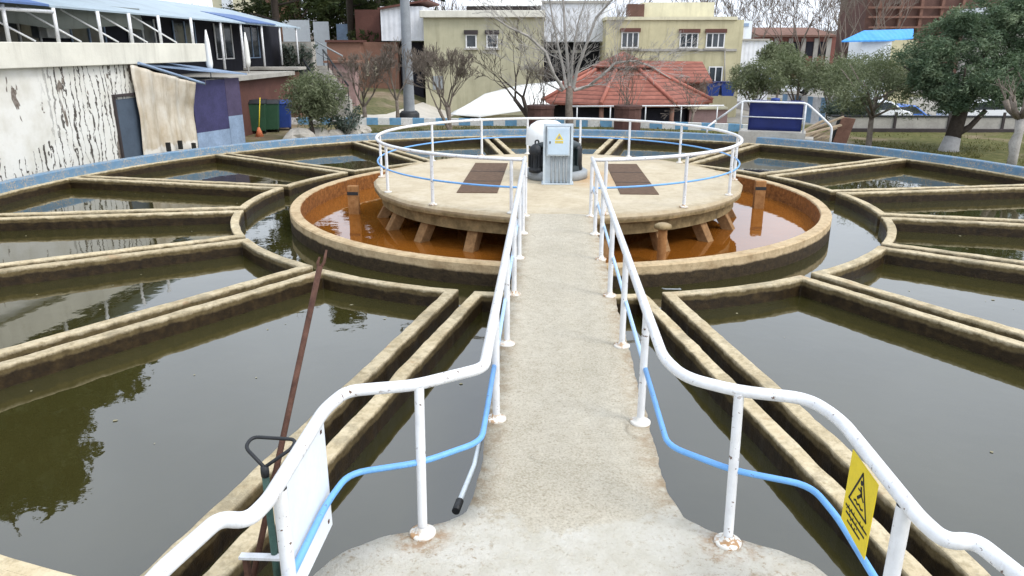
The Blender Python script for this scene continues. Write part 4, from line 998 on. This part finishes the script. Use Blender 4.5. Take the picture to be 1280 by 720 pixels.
# kerb, planters, lamp mast
kb=MB(); pts=[at(388,153.5,21.8),at(520,150,22.4),at(760,155,21.2),at(960,166,17.6)]
pts=[(-14.5,22.6),(-6,22.6),(3,22.0),(9,20.2),(11.6,18.6)]
dn=[]
for i in range(len(pts)-1):
    for k in range(10): dn.append(Vector(pts[i]).lerp(Vector(pts[i+1]),k/10))
dn.append(Vector(pts[-1]))
for i,p in enumerate(dn):
    z=ZG; kb.v+=[(p.x,p.y,z-.05),(p.x,p.y,z+.36),(p.x+.02,p.y+.22,z+.36),(p.x+.02,p.y+.22,z-2)]
for i in range(len(dn)-1):
    for k in range(3): kb.face((i*4+k,(i+1)*4+k,(i+1)*4+k+1,i*4+k+1))
o=kb.build('painted_kerb',M['kerb']); tag(o,'long garden kerb painted in blue and white blocks beyond the tank','kerb')
for i,(px,lab) in enumerate(((676,'brick planter left of the big bare tree'),(784,'brick planter right of the big bare tree'))):
    q=at(px,155,19.8); t=thing('brick_planter',lab,'planter',(q.x,19.8,ZG),0,'brick planters before the pavilion')
    b=MB(); b.lathe([(.66,-.1),(.66,1.12),(.70,1.13),(.70,1.27),(.56,1.27),(.001,1.2)],(q.x,19.8,ZG),14,smooth=False); b.build('pot',M['dbrick'],t)
    b=MB(); rg=random.Random(40+i)
    for k in range(16): grow(b,Vector((q.x+rg.gauss(0,.2),19.8+rg.gauss(0,.2),ZG+1.3)),Vector((rg.gauss(0,.33),rg.gauss(0,.33),1)),1.1 if i else .8,.02,3,rg,.4,.2,3,3,0,.006)
    b.build('bare_shrub',M['bark'],t)
q=at(512,147,25.5); lm=thing('floodlight_mast','tall thick grey floodlight mast on a dark base','mast',(q.x,25.5,ZG))
lz=gz(q.x,25.5)
b=MB(); b.lathe([(.37,-.6),(.32,.5),(.285,3),(.23,10.5),(.20,12.6)],(q.x,25.5,lz+.2),20); b.build('pole',M['pole'],lm)
b=MB(); b.lathe([(.58,-.3),(.58,.40),(.45,.55),(.40,.56)],(q.x,25.5,lz+.02),16); b.build('base',M['dark'],lm)
b=MB(); zt_=12.4
for s in (-1,1):
    for z in (zt_,zt_+.9): b.box(q.x-1.1,q.x+1.1,25.5+s*.45-.04,25.5+s*.45+.04,z-.04,z+.04)
    for x in (-1.1,0,1.1):
        b.box(q.x+x-.04,q.x+x+.04,25.5+s*.45-.04,25.5+s*.45+.04,zt_+.041,zt_+.859)
b.build('head_frame',M['dark'],lm)
for x in (-.8,0,.8):
    b=MB(); b.box(q.x+x-.22,q.x+x+.22,24.75,25.0,zt_+.2,zt_+.65); b.build('floodlight',M['dark'],lm,bevel=.03)

# ================================================================== BARE TREES BEYOND RIM
# big pale bare tree, limbs surveyed
Yt=19.2; base=at(712,160,Yt); base.z=ZG
t=thing('bare_tree','large pale bare tree with spreading limbs before the pavilion','tree',base)
fork=at(712,112,Yt); b=MB(); b.tube([base-Vector((0,0,.3)),base+Vector((.02,0,.1)),at(711,135,Yt),fork+Vector((0,0,.1))],[.27,.21,.175,.165],12); b.build('trunk',M['bark'],t)
b=MB(); rg=random.Random(21)
limbs=[([(705,112),(693,95),(682,65),(660,45),(636,34),(618,22)],.12),([(708,110),(704,85),(697,55),(690,20),(684,-20)],.11),([(712,108),(710,80),(706,40),(704,0),(698,-40)],.12),([(716,110),(722,85),(733,55),(745,22),(765,0),(790,-15)],.12),([(717,113),(735,108),(752,95),(770,78),(795,76),(815,84),(838,98)],.10),([(714,108),(716,70),(722,30),(735,-10)],.08),([(703,114),(690,108),(672,98),(655,80)],.06)]
for pts_,r0 in limbs:
    off=rg.uniform(-1,1); P=[at(x,y,Yt+off*i/len(pts_)*1.3) for i,(x,y) in enumerate(pts_)]
    rs=[r0*.82*(1-.72*i/(len(P)-1)) for i in range(len(P))]; b.tube(P,rs,7,caps=False)
    for i in range(1,len(P)):
        for k in range(3):
            dd=(P[i]-P[i-1]).normalized(); f=rg.random(); p=P[i-1].lerp(P[i],f)
            grow(b,p,(dd+Vector((rg.gauss(0,.6),rg.gauss(0,.6),rg.gauss(.2,.4)))),rg.uniform(.7,1.4),rs[i]*.42,3,rg,.5,.12,3,3,0,.007)
b.build('limbs',M['palebark'],t)
def gp(px,Y): q=at(px,150,Y); return (q.x,Y,gz(q.x,Y))
bare_tree('bare_tree','small vase shaped bare tree left of the floodlight mast',gp(456,23.8),3.5,.13,31,M['bark'],.62,.12,5,4,.25,minr=.010)
bare_tree('bare_tree','small bare tree with thin trunk directly beside the floodlight mast',gp(497,24.2),3.3,.10,32,M['bark'],.55,.15,5,4,.35,minr=.009)
bare_tree('bare_tree','many stemmed bare tree before the cream building',gp(563,18.6),3.3,.085,33,M['bark'],.5,.15,5,4,.38,trunks=4,minr=.008)
bare_tree('bare_tree','crooked dark bare tree beside the white awning',gp(664,24.5),4.6,.12,34,M['darkbark'],.6,.12,5,3,.35,trunks=2,minr=.009,lean=(-.25,0))
bare_tree('bare_tree','low twiggy bare tree right of the pavilion',gp(866,27),3.2,.09,35,M['bark'],.7,.08,5,3,.3,minr=.009)
# knobbly pollard at right edge
q=at(1264,205,9.2); base=Vector((q.x,9.2,ZG)); t=thing('pollarded_tree','knobbly pollarded grey tree at the right edge of the lawn','tree',base)
b=MB(); top=base+Vector((0,0,1.7)); b.tube([base-Vector((0,0,.2)),base+Vector((.02,0,.4)),base+Vector((-.03,0,.8)),base+Vector((.04,0,1.15)),top],[.17,.15,.19,.14,.16],10); b.build('trunk',M['palebark'],t)
b=MB(); rg=random.Random(8)
for k in range(7):
    a=2*PI*k/7; e=top+Vector((math.cos(a)*.55,math.sin(a)*.55,.55+rg.uniform(-.1,.25))); m_=top.lerp(e,.5)+Vector((math.cos(a)*.12,math.sin(a)*.12,-.05))
    b.tube([top-Vector((0,0,.1)),m_,e],[.10,.085,.10],8)
    for j in range(4): grow(b,e,Vector((math.cos(a)*.5+rg.gauss(0,.3),math.sin(a)*.5+rg.gauss(0,.3),1)),.5,.02,1,rg,.5,.2,3,2,0,.008)
b.build('limbs',M['bark'],t)

# ================================================================== RIGHT SIDE GREENERY
q=at(1186,187,13.2); base=Vector((q.x,13.2,ZG)); t=thing('evergreen_tree','big dense dark evergreen tree with a limewashed leaning trunk','tree',base)
b=MB(); cfork=at(1200,142,13.4); b.tube([base-Vector((0,0,.2)),base+Vector((0,0,.1)),base.lerp(cfork,.36)],[.50,.36,.30],12); b.build('whitewashed_base',M['whitebark'],t)
b=MB(); s=base.lerp(cfork,.355); b.tube([s,cfork,cfork+Vector((.4,.2,1.2)),cfork+Vector((.7,.2,2.6))],[.295,.27,.2,.1],10)
e=at(1232,138,13.2); b.tube([s+Vector((.1,0,.12)),s.lerp(e,.55)-Vector((0,0,.15)),e],[.14,.12,.10],8)
for k in range(9): 
    a=2*PI*k/9; b.tube([cfork+Vector((0,0,.5)),cfork+Vector((math.cos(a)*1.2,math.sin(a)*1.2,1.2)),cfork+Vector((math.cos(a)*2.3,math.sin(a)*2.3,1.8))],[.11,.07,.03],6)
b.build('trunk',M['darkbark'],t)
cc=[]
for (px,py,rx,rz_,dy) in ((1180,65,1.7,1.45,0),(1225,40,1.9,1.2,.4),(1265,70,1.9,1.7,.2),(1215,95,2.1,1.2,-.7),(1165,105,1.15,.9,-.3),(1255,112,1.8,.95,-.8),(1300,60,1.9,2.0,0),(1200,30,1.2,.8,.2),(1290,110,1.6,1.0,0),(1190,122,1.2,.65,-.5),(1282,28,1.8,1.2,.3),(1242,18,1.3,.9,.5),(1160,80,1.2,1.2,-.2)):
    c=at(px,py,13.4+dy); cc.append(lobes(tuple(c),rx,rx,rz_,9,26,px,.40,.6))
cc=np.concatenate(cc); leaf_mesh('crown',M['ever'],t,cc,.22,34,.14,.26,.35,77)
def olive(px,py,Y,cr,crz,seed,label,lsize=.16,hz=None,nl=26,nper=26,per=12,mat='olive'):
    q=at(px,py,Y); g_=gz(q.x,Y); cr*=1.22; crz*=1.15; return leafy_tree('olive_tree',label,(q.x,Y,g_),3,cr,crz,q.z-g_,.11,seed,M[mat],M['bark'],nl=nl,nper=nper,per=per,lsize=lsize,lrad=.34,lr=.34,group='olive trees beyond the tank',aspect=.28)
olive(1096,110,14.6,2.05,1.6,51,'loose grey green olive tree in front of the evergreen trunk',.15,nl=18,nper=40)
olive(1112,90,38,2.5,1.5,57,'olive tree hiding the lower wall of the blue roofed kiosk',.2)
olive(1060,92,42,2.4,1.5,58,'bushy olive tree left of the blue roofed kiosk',.2)
olive(1000,90,34,1.9,1.3,52,'olive tree behind the blue panel',.22)
olive(945,102,30,1.5,1.15,53,'leftmost olive tree beside the yellow building',.2)
olive(1040,95,30,1.6,1.3,54,'olive tree between the blue panel and the blue roofed kiosk',.2)
olive(1065,138,22,1.3,.6,55,'low dark olive bush beside the striped panels',.18,mat='shrub')
olive(975,72,46,1.6,1.1,56,'farthest olive tree before the red brick building',.26)
# big pines behind the white building (their crowns lie above the frame and mirror in the water)
def pine(label,base,H,cr,cz0,seed,n=12):
    t=thing('pine_tree',label,'tree',base,0,'tall pines on the left'); B=Vector(base); rg=random.Random(seed)
    b=MB(); top=B+Vector((rg.gauss(0,.4),rg.gauss(0,.4),H)); b.tube([B-Vector((0,0,.3)),B.lerp(top,.4)+Vector((.15,0,0)),B.lerp(top,.8),top],[.32,.26,.16,.05],9)
    cs=[]
    for k in range(n):
        f=cz0+(1-cz0)*k/n; a=rg.uniform(0,2*PI); rr=cr*(1.05-.55*((f-cz0)/(1-cz0)))*rg.uniform(.6,1); s=B.lerp(top,f); e=s+Vector((math.cos(a)*rr,math.sin(a)*rr,rr*.18)); b.tube([s,s.lerp(e,.5)+Vector((0,0,.1)),e],[.10,.06,.02],5)
        cs.append(lobes(tuple(s.lerp(e,.75)),rr*.62,rr*.62,rr*.36,5,18,seed*31+k,.5))
    b.build('trunk',M['darkbark'],t); leaf_mesh('crown',M['pine'],t,np.concatenate(cs),.42,14,.42,.32,.2,seed)
t=thing('broad_tree','huge dense dark green tree behind the terrace canopy','tree',(-24,9,gz(-24,9))); B=Vector((-24,9,gz(-24,9)))
b=MB(); b.tube([B-Vector((0,0,.3)),B+Vector((.2,0,4)),B+Vector((0,.3,9)),B+Vector((.5,0,15))],[.55,.42,.3,.08],10)
rg=random.Random(4)
for k in range(16):
    a=2*PI*k/8; s0_=B+Vector((0,.1,5+k*.5)); e_=s0_+Vector((math.cos(a)*5.5,math.sin(a)*5.5,1.6)); b.tube([s0_,s0_.lerp(e_,.5)+Vector((0,0,.4)),e_],[.16,.10,.03],6)
b.build('trunk',M['darkbark'],t)
cs=[]
for k,(ox,oy,oz,rr,rz_) in enumerate(((0,0,10,5.4,5),(-4,-4,9,4.6,4),(3.2,1.5,9,3.8,3.2),(1,-4,8.6,4,3.3),(-1,2,14.5,4.0,3),(-5,3,12,4,3.4),(4.6,-1.5,7.8,2.6,2.2),(-3,-2,14,3.6,2.8),(-8,-5,10,4.4,4.5))): cs.append(lobes((B.x+ox,B.y+oy,B.z+oz),rr,rr,rz_,18,44,300+k,.46,.4))
leaf_mesh('crown',M['pine'],t,np.concatenate(cs),.42,14,.44,.55,.1,71)
pine('dark pine behind the white hoarding',(-16.5,46,gz(-16.5,46)),19,4.4,.16,63,18)
pine('dark pine beside the yellow tower block',(-20.5,40,gz(-20.5,40)),17,4,.3,64)
pine('dark pine left of the brown house',(-12.5,60,gz(-12.5,60)),17,4.4,.10,65,18)
pine('slim dark pine nearest the white hoarding',(-14.7,47,gz(-14.7,47)),16,3.4,.42,66)
pine('dark pine far behind the terrace building',(-33,36,gz(-33,36)),12,5,.2,67)
for (px,Y,cz,cr_,crz_,sd,lab) in ((372,60,9.5,5.2,6.5,81,'dark bushy tree behind the white hoarding near the tower block'),(412,66,9.0,5.5,6.5,82,'dark bushy tree behind the middle of the white hoarding'),(448,63,8.5,4.2,5.5,83,'dark bushy tree behind the brown house')):
    q=at(px,60,Y); leafy_tree('dark_tree',lab,(q.x,Y,gz(q.x,Y)),12,cr_,crz_,cz-2.5,.25,sd,M['pine'],M['darkbark'],nl=22,nper=34,per=12,lsize=.34,lrad=.5,group='dark trees behind the hoarding')
tw=thing('yellow_tower_block','pale yellow tower block rising behind the canopy','building',(-24,52,0))
bx(tw,'wall',M['palewall'],258,322,56,8,-60,70,zlow=-1); bx(tw,'side_wall',M['brown2'],322.3,352,56.3,7,-55,70,zlow=-1); bx(tw,'white_bay',M['panel'],270,296,55.5,.49,-60,70,zlow=-1)
window(tw,321+2,330,8,24,56.25,1); window(tw,336,346,8,24,56.25,1); window(tw,323,330,-30,-12,56.25,1); window(tw,336,346,-30,-12,56.25,1)

# ================================================================== FAR RIM STAIR, BLUE PANEL
fs=thing('rim_stair','small concrete landing with white pipe rails on the far rim','steps',(8.6,11.6,ZG))
pL=atz(925,169,-.21); pR=atz(1003,172,-.21)
ang=math.atan2(pR.y-pL.y,pR.x-pL.x); F=Matrix.Translation((pL.x,pL.y,0))@Matrix.Rotation(ang,4,'Z'); W=(Vector((pR.x-pL.x,pR.y-pL.y))).length
b=MB(); b.box(-.1,W+.1,.45,1.5,ZG,-.10,F); b.build('landing',M['concrete'],fs)
for i in range(3): b=MB(); b.box(W+.102+.3*i,W+.40+.3*i,.5,1.45,ZG,-.32-.2*i,F); b.build('step',M['concrete'],fs)
b=MB(); T=lambda x,y,z: F@Vector((x,y+.33,z))
b.tube(fillet([T(-1.0,.35,.25),T(-.5,.3,.65),T(-.05,.2,1.02),T(W,.2,1.0),T(W+.55,.25,.55),T(W+1.0,.28,.15),T(W+1.0,.28,-.9)],.15),.04,8)
b.tube(fillet([T(-1.0,.35,.25),T(-1.3,.2,.0),T(-1.3,.2,-.25)],.1),.04,8)
b.tube([T(-.05,.2,.45),T(W,.2,.43)],.022,6); b.build('handrail',M['white'],fs)
for x,z in ((-.05,1.02),(W,1.0)):
    b=MB(); b.tube([T(x,.2,-.1),T(x,.2,z)],.036,8); b.build('post',M['white'],fs)
bp=thing('hung_tarpaulin','dark blue sheet tied to the white rails on the far rim','tarpaulin',T(W/2,.2,-.1))
b=MB(); nu=14
for j in range(9):
    for i in range(nu+1): u=i/nu; v=j/8; b.v.append(tuple(T(.22+u*(W-.30),.265+.03*n3(u*4,v*4,1),-.06+v*1.12+.03*math.sin(u*9)*(v>.9))))
for j in range(8):
    for i in range(nu): n=j*(nu+1)+i; b.face((n,n+1,n+nu+2,n+nu+1),True)
o=b.build('sheet',M['bluetarp'],bp); o.modifiers.new('s','SOLIDIFY').thickness=.02
b=MB(); b.lathe([(.001,0),(.18,0),(.16,.12),(.001,.14)],tuple(T(W*.5,.5,1.02)),10); b.build('lump',M['binblue'],bp)
q=atz(1022,182,-.6); t=thing('timber_pile','heap of old planks and rubble right of the blue panel','timber',(q.x,q.y+1,ZG))
for k in range(6):
    b=MB(); b.box(-1.2,1.2,-.10,.10,-.03,.03,Matrix.Translation((q.x+rnd.uniform(-.3,.3),q.y+1.2+rnd.uniform(-.3,.4),ZG+.3+.12*k))@Matrix.Rotation(rnd.uniform(-.5,.7),4,'Z')@Matrix.Rotation(R(-22+rnd.uniform(-8,8)),4,'Y')); b.build('plank',M['wood'],t)
q=at(1048,170,13.4); t=thing('leaning_board','weathered brown board standing beside the plank heap','board',(q.x,13.4,ZG)); 
b=MB(); b.box(-.28,.28,-.03,.03,0,1.35,Matrix.Translation((q.x,13.4,ZG))@Matrix.Rotation(R(14),4,'X')@Matrix.Rotation(R(8),4,'Y')); b.build('board',M['brick'],t); b=MB(); b.box(-.40,-.29,-.02,.03,0,1.25,Matrix.Translation((q.x,13.4,ZG))@Matrix.Rotation(R(14),4,'X')@Matrix.Rotation(R(8),4,'Y')); b.build('post',M['dark'],t)

# low wall behind lawn
lw=thing('lawn_wall','low grey concrete wall with dark top rail behind the lawn','wall',(20,20,ZG))
wy=20.5; a=at(1040,150,wy); 
b=MB(); b.box(a.x,40,wy,wy+.25,ZG-.2,-.30); b.build('wall',M['concrete'],lw)
b=MB(); b.box(a.x,40,wy-.04,wy+.29,-.299,-.22); b.build('coping',M['dark'],lw)
b=MB(); b.box(a.x,40,wy-.30,wy-.001,ZG-.1,ZG+.16); b.build('footing',M['dframe'],lw)
for i in range(9):
    x=a.x+.4+i*2.6; b=MB(); b.box(x,x+.12,wy-.06,wy-.002,ZG,-.05); b.build('post',M['dframe'],lw)
sf=thing('striped_fence','blue and white striped panel fence along the road','fence',(16,36,-2))
a=at(978,118,36); c=at(1052,140,30); b=MB(); zf=at(978,140,36).z
b.prism([(a.x,36),(c.x,30),(c.x+.05,30.1),(a.x+.05,36.1)],-1.75,0); b.v=[(x,y,(z if z<-1.7 else (a.z if y>33 else at(1052,124,30).z))) for x,y,z in b.v]; b.build('panel',M['stripefence'],sf)
# cars
def car(label,x,y,rz,mat):
    t=thing('parked_car',label,'car',(x,y,gz(x,y)+.03),rz,'cars parked beyond the tank')
    pr=[(-2.1,.35),(-2.12,.75),(-1.95,.85),(-1.35,.92),(-.75,1.42),(.75,1.45),(1.45,.98),(2.0,.85),(2.1,.6),(2.08,.35)]
    S=Matrix(((1,0,0,0),(0,0,1,0),(0,1,0,0),(0,0,0,1)))
    b=MB(); b.prism(pr,-.82,.82,M=S); b.build('body',mat,t,bevel=.06,local=True)
    b=MB(); b.prism([(-1.2,.96),(-.7,1.36),(.68,1.39),(1.28,1.0)],-.825,.825,M=S); b.build('window',M['glass'],t,local=True)
    for sx in (-1.35,1.3):
        for sy in (-1,1):
            b=MB(); b.tube([(sx,sy*.84,.32),(sx,sy*.64,.32)],.32,14); wl_=b.build('wheel',M['tyre'],t,local=True)
    return t
for (px,Y,mt,lab) in ((985,62,'carwhite','white car parked before the red brick building'),(962,66,'carblue','blue car left of the white one by the brick building'),(1088,26,'carwhite','white car behind the lawn wall left of the evergreen'),(1118,27,'carblue','blue car behind the lawn wall next to the white one'),(1228,26,'carwhite','white car behind the lawn wall under the evergreen')):
    q=at(px,140,Y); car(lab,q.x,Y,R(rnd.uniform(-12,12)),M[mt])

# far right buildings
fw=thing('white_blue_block','narrow white block with a blue band beside the yellow building','building',(16,60,-2)); bx(fw,'wall',M['panel'],914,935,58,4,26,90,zlow=-3); bx(fw,'band',M['ltblue'],913,936,57.9,.098,29,33); window(fw,921,929,35,52,57.9,1)
lowh=thing('low_white_house','low plain white house behind the olive trees','house',(20,60,-2)); bx(lowh,'wall',M['whitewall'],914,961,56,4,51,100,zlow=-3); bx(lowh,'roof',M['concrete'],913,962,55.8,4.4,48.5,50.8)
rbk=thing('red_brick_building','long low red brick building far behind the olive trees','building',(40,95,-2)); bx(rbk,'wall',M['redwall'],952,1040,92,8,46,90,zlow=-4)
b=MB(); a=at(948,45.8,91.5); c=at(1045,40,91.5); b.v+=[(a.x,91.3,a.z),(c.x,91.3,a.z),(c.x,101,a.z+1.2),(a.x,101,a.z+1.2),(a.x,91.3,a.z+.2),(c.x,91.3,a.z+.2),(c.x,101,a.z+1.4),(a.x,101,a.z+1.4)]
for q_ in ((3,2,1,0),(4,5,6,7),(0,1,5,4),(1,2,6,5),(2,3,7,6),(3,0,4,7)): b.face(q_)
b.build('roof',M['brick'],rbk)
for px in (962,980,996,1012,1028): 
    a=at(px-4,52,92); c=at(px+3,70,92); b=MB(); b.box(a.x,c.x,91.9,91.996,c.z,a.z); b.build('window',M['interior'],rbk)
    b=MB(); a=at(px+6,48,92); b.box(a.x,a.x+.6,91.8,91.995,-4,a.z); b.build('pilaster',M['concrete'],rbk)
ks=thing('blue_roof_kiosk','pale kiosk under a bright blue pitched roof','kiosk',(28,52,-1))
bx(ks,'wall',M['panel'],1078,1108,53,3,50,100,zlow=-3); bx(ks,'side_wall',M['yellowwall'],1108.3,1140,53.2,2.8,50,100,zlow=-3)
b=MB(); e0=at(1052,51,52.4); e1=at(1108,50,52.4); r0=at(1080,38,54.5); f1=at(1142,47,55); r1=at(1142,36,56.5)
b.v+=[tuple(v) for v in (e0,e1,f1,r1,r0)]; nn=5; b.v+=[(v[0],v[1],v[2]-.12) for v in b.v[:5]]
b.face((0,1,4)); b.face((1,2,3,4)); b.face((6,5,9)); b.face((7,6,9,8)); b.face((5,6,1,0)); b.face((6,7,2,1)); b.face((7,8,3,2)); b.face((8,9,4,3)); b.face((9,5,0,4))
b.build('roof',M['kiosk'],ks)
bsf=thing('brown_steel_building','large brown steel framed building on the hill at the right','building',(50,85,2))
bx(bsf,'wall',M['brownsteel'],1086,1290,92,10,-8,70,zlow=-3)
for i in range(8):
    b=MB(); a=at(1100+i*26,0,91.6); b.box(a.x,a.x+.4,91.5,91.99,-3,a.z+1); b.build('column',M['brick'],bsf)
for y in (8,20,33): bx(bsf,'beam',M['brick'],1086,1290,91.3,.19,y,y+2.2)
gh=thing('grey_roof_shed','pale grey roofed shed at the right behind the evergreen','shed',(44,70,0)); bx(gh,'roof',M['panel'],1232,1330,66,5,9,18); bx(gh,'wall',M['concrete'],1236,1326,66.3,4.4,18.3,60,zlow=-3)

# far woods: bare brush as one mass, plus bare trees one can tell apart
rg=np.random.default_rng(3); N=15000
X=rg.uniform(-70,140,N); Y=rg.uniform(98,190,N); Z=np.array([gz(x,y) for x,y in zip(X,Y)]); hh=rg.random(N)**1.3*7
base=np.stack([X,Y,Z+hh],1); d=rg.normal(size=(N,3))*[.5,.5,.4]+[0,0,.9]; d/=np.linalg.norm(d,axis=1)[:,None]; L=rg.uniform(.8,2.6,N)[:,None]
wv=rg.normal(size=(N,3)); wv=np.cross(d,wv); wv/=np.linalg.norm(wv,axis=1)[:,None]; wv*=rg.uniform(.03,.10,N)[:,None]
V=np.stack([base-wv,base+wv,base+d*L],1).reshape(-1,3)
me=bpy.data.meshes.new('far_woods'); me.from_pydata(V.tolist(),[],[(3*i,3*i+1,3*i+2) for i in range(N)]); me.materials.append(M['twig'])
o=bpy.data.objects.new('far_woods',me); COL.objects.link(o); kind(o,'stuff')
for i,(px,Y,H,lab) in enumerate(((1042,75,13,'tall bare tree against the white sky left of the kiosk'),(1018,84,12,'bare tree right of the red brick building'),(972,88,12,'bare tree behind the red brick building'),(935,82,12,'bare tree right of the yellow building roof'),(905,80,11,'bare tree behind the yellow building roof'),(1065,78,12,'bare tree directly behind the blue roofed kiosk'),(870,84,12,'bare tree behind the roof house of the yellow building'),(1098,84,14,'bare tree before the brown steel building'),(650,75,13,'bare tree behind the cream building roof'),(770,78,13,'bare tree behind the warehouse'),(990,90,13,'slender bare tree between the brick building and the sky'),(560,72,12,'bare tree far behind the brown house'))):
    bare_tree('bare_tree',lab,gp(px,Y),H,.16,100+i,M['bark'],.5,.16,5,3,.3,group='bare trees on the far slope',minr=.02)

# lawn grass: blades on the strips outside the rim
rg=np.random.default_rng(9); pts=[]
while len(pts)<24000:
    a=rg.uniform(100,260); r=14.6+abs(rg.normal())*4.5; x=r*math.sin(R(a)); y=-r*math.cos(R(a))
    if y>22 or x<-11: continue
    if mnoise.noise(Vector((x*.45,y*.45,0)))<-.08: continue
    pts.append((x,y))
P=np.array(pts); N=len(P); h=rg.uniform(.04,.13,N); ang=rg.uniform(0,2*PI,N); wd=.012+.015*rg.random(N)
z=np.full(N,ZG); dx=np.cos(ang)*wd; dy=np.sin(ang)*wd; lx=rg.normal(size=N)*.04; ly=rg.normal(size=N)*.04
V=np.stack([np.stack([P[:,0]-dx,P[:,1]-dy,z],1),np.stack([P[:,0]+dx,P[:,1]+dy,z],1),np.stack([P[:,0]+lx,P[:,1]+ly,z+h],1)],1).reshape(-1,3)
me=bpy.data.meshes.new('grass'); me.from_pydata(V.tolist(),[],[(3*i,3*i+1,3*i+2) for i in range(N)]); me.materials.append(M['grassb'])
o=bpy.data.objects.new('grass',me); COL.objects.link(o); kind(o,'stuff')

# ================================================================== SKY, SUN, CAMERA
wd_=bpy.data.worlds.new('World'); sc.world=wd_; wd_.use_nodes=True; nt=wd_.node_tree; bg=nt.nodes['Background']
EL,ROT=R(50),R(120)
sky=nt.nodes.new('ShaderNodeTexSky'); sky.sky_type='NISHITA'; sky.sun_disc=False; sky.sun_elevation=EL; sky.sun_rotation=ROT; sky.dust_density=4; sky.air_density=1.2; sky.ozone_density=1
hs=nt.nodes.new('ShaderNodeHueSaturation'); hs.inputs['Saturation'].default_value=.5; hs.inputs['Value'].default_value=1.0
nt.links.new(sky.outputs[0],hs.inputs['Color'])
tc=nt.nodes.new('ShaderNodeTexCoord'); nz=nt.nodes.new('ShaderNodeTexNoise'); nz.inputs['Scale'].default_value=2.2; nz.inputs['Detail'].default_value=6; nz.inputs['Roughness'].default_value=.5
nt.links.new(tc.outputs['Generated'],nz.inputs['Vector'])
rp_=nt.nodes.new('ShaderNodeValToRGB'); rp_.color_ramp.elements[0].position=.3; rp_.color_ramp.elements[0].color=(.95,.97,1.02,1); rp_.color_ramp.elements[1].position=.7; rp_.color_ramp.elements[1].color=(1.3,1.3,1.3,1)
nt.links.new(nz.outputs['Fac'],rp_.inputs[0])
mx=nt.nodes.new('ShaderNodeMix'); mx.data_type='RGBA'; mx.blend_type='MULTIPLY'; mx.inputs[0].default_value=1
oc=nt.nodes.new('ShaderNodeMix'); oc.data_type='RGBA'; oc.inputs[0].default_value=.6; oc.inputs[7].default_value=(9.2,9.9,10.9,1)
nt.links.new(hs.outputs[0],oc.inputs[6]); nt.links.new(oc.outputs[2],mx.inputs[6]); nt.links.new(rp_.outputs[0],mx.inputs[7]); nt.links.new(mx.outputs[2],bg.inputs['Color'])
bg.inputs['Strength'].default_value=.15
sl=bpy.data.lights.new('sun','SUN'); sl.energy=1.3; sl.angle=R(18); sl.color=(1,.96,.90); so=bpy.data.objects.new('sun',sl); COL.objects.link(so)
# direction to the sun: high, to the right of the tank, behind thin overcast
az_=R(120); dirv=Vector((math.sin(az_)*math.cos(EL),math.cos(az_)*math.cos(EL),math.sin(EL)))
so.rotation_euler=dirv.to_track_quat('Z','Y').to_euler(); so.location=dirv*60
cam=bpy.data.cameras.new('camera'); co=bpy.data.objects.new('camera',cam); COL.objects.link(co)
cam.sensor_width=36; cam.lens=36*FPX/1280; cam.clip_end=3000; cam.clip_start=.05
co.location=CAM; co.rotation_euler=(PI/2-PITCH,0,YAW); sc.camera=co
sc.view_settings.view_transform='Standard'; sc.view_settings.look='None'; sc.view_settings.exposure=.25; sc.view_settings.gamma=1; sc.view_settings.use_curve_mapping=False
sc.render.engine='CYCLES'; sc.render.resolution_x=1024; sc.render.resolution_y=576
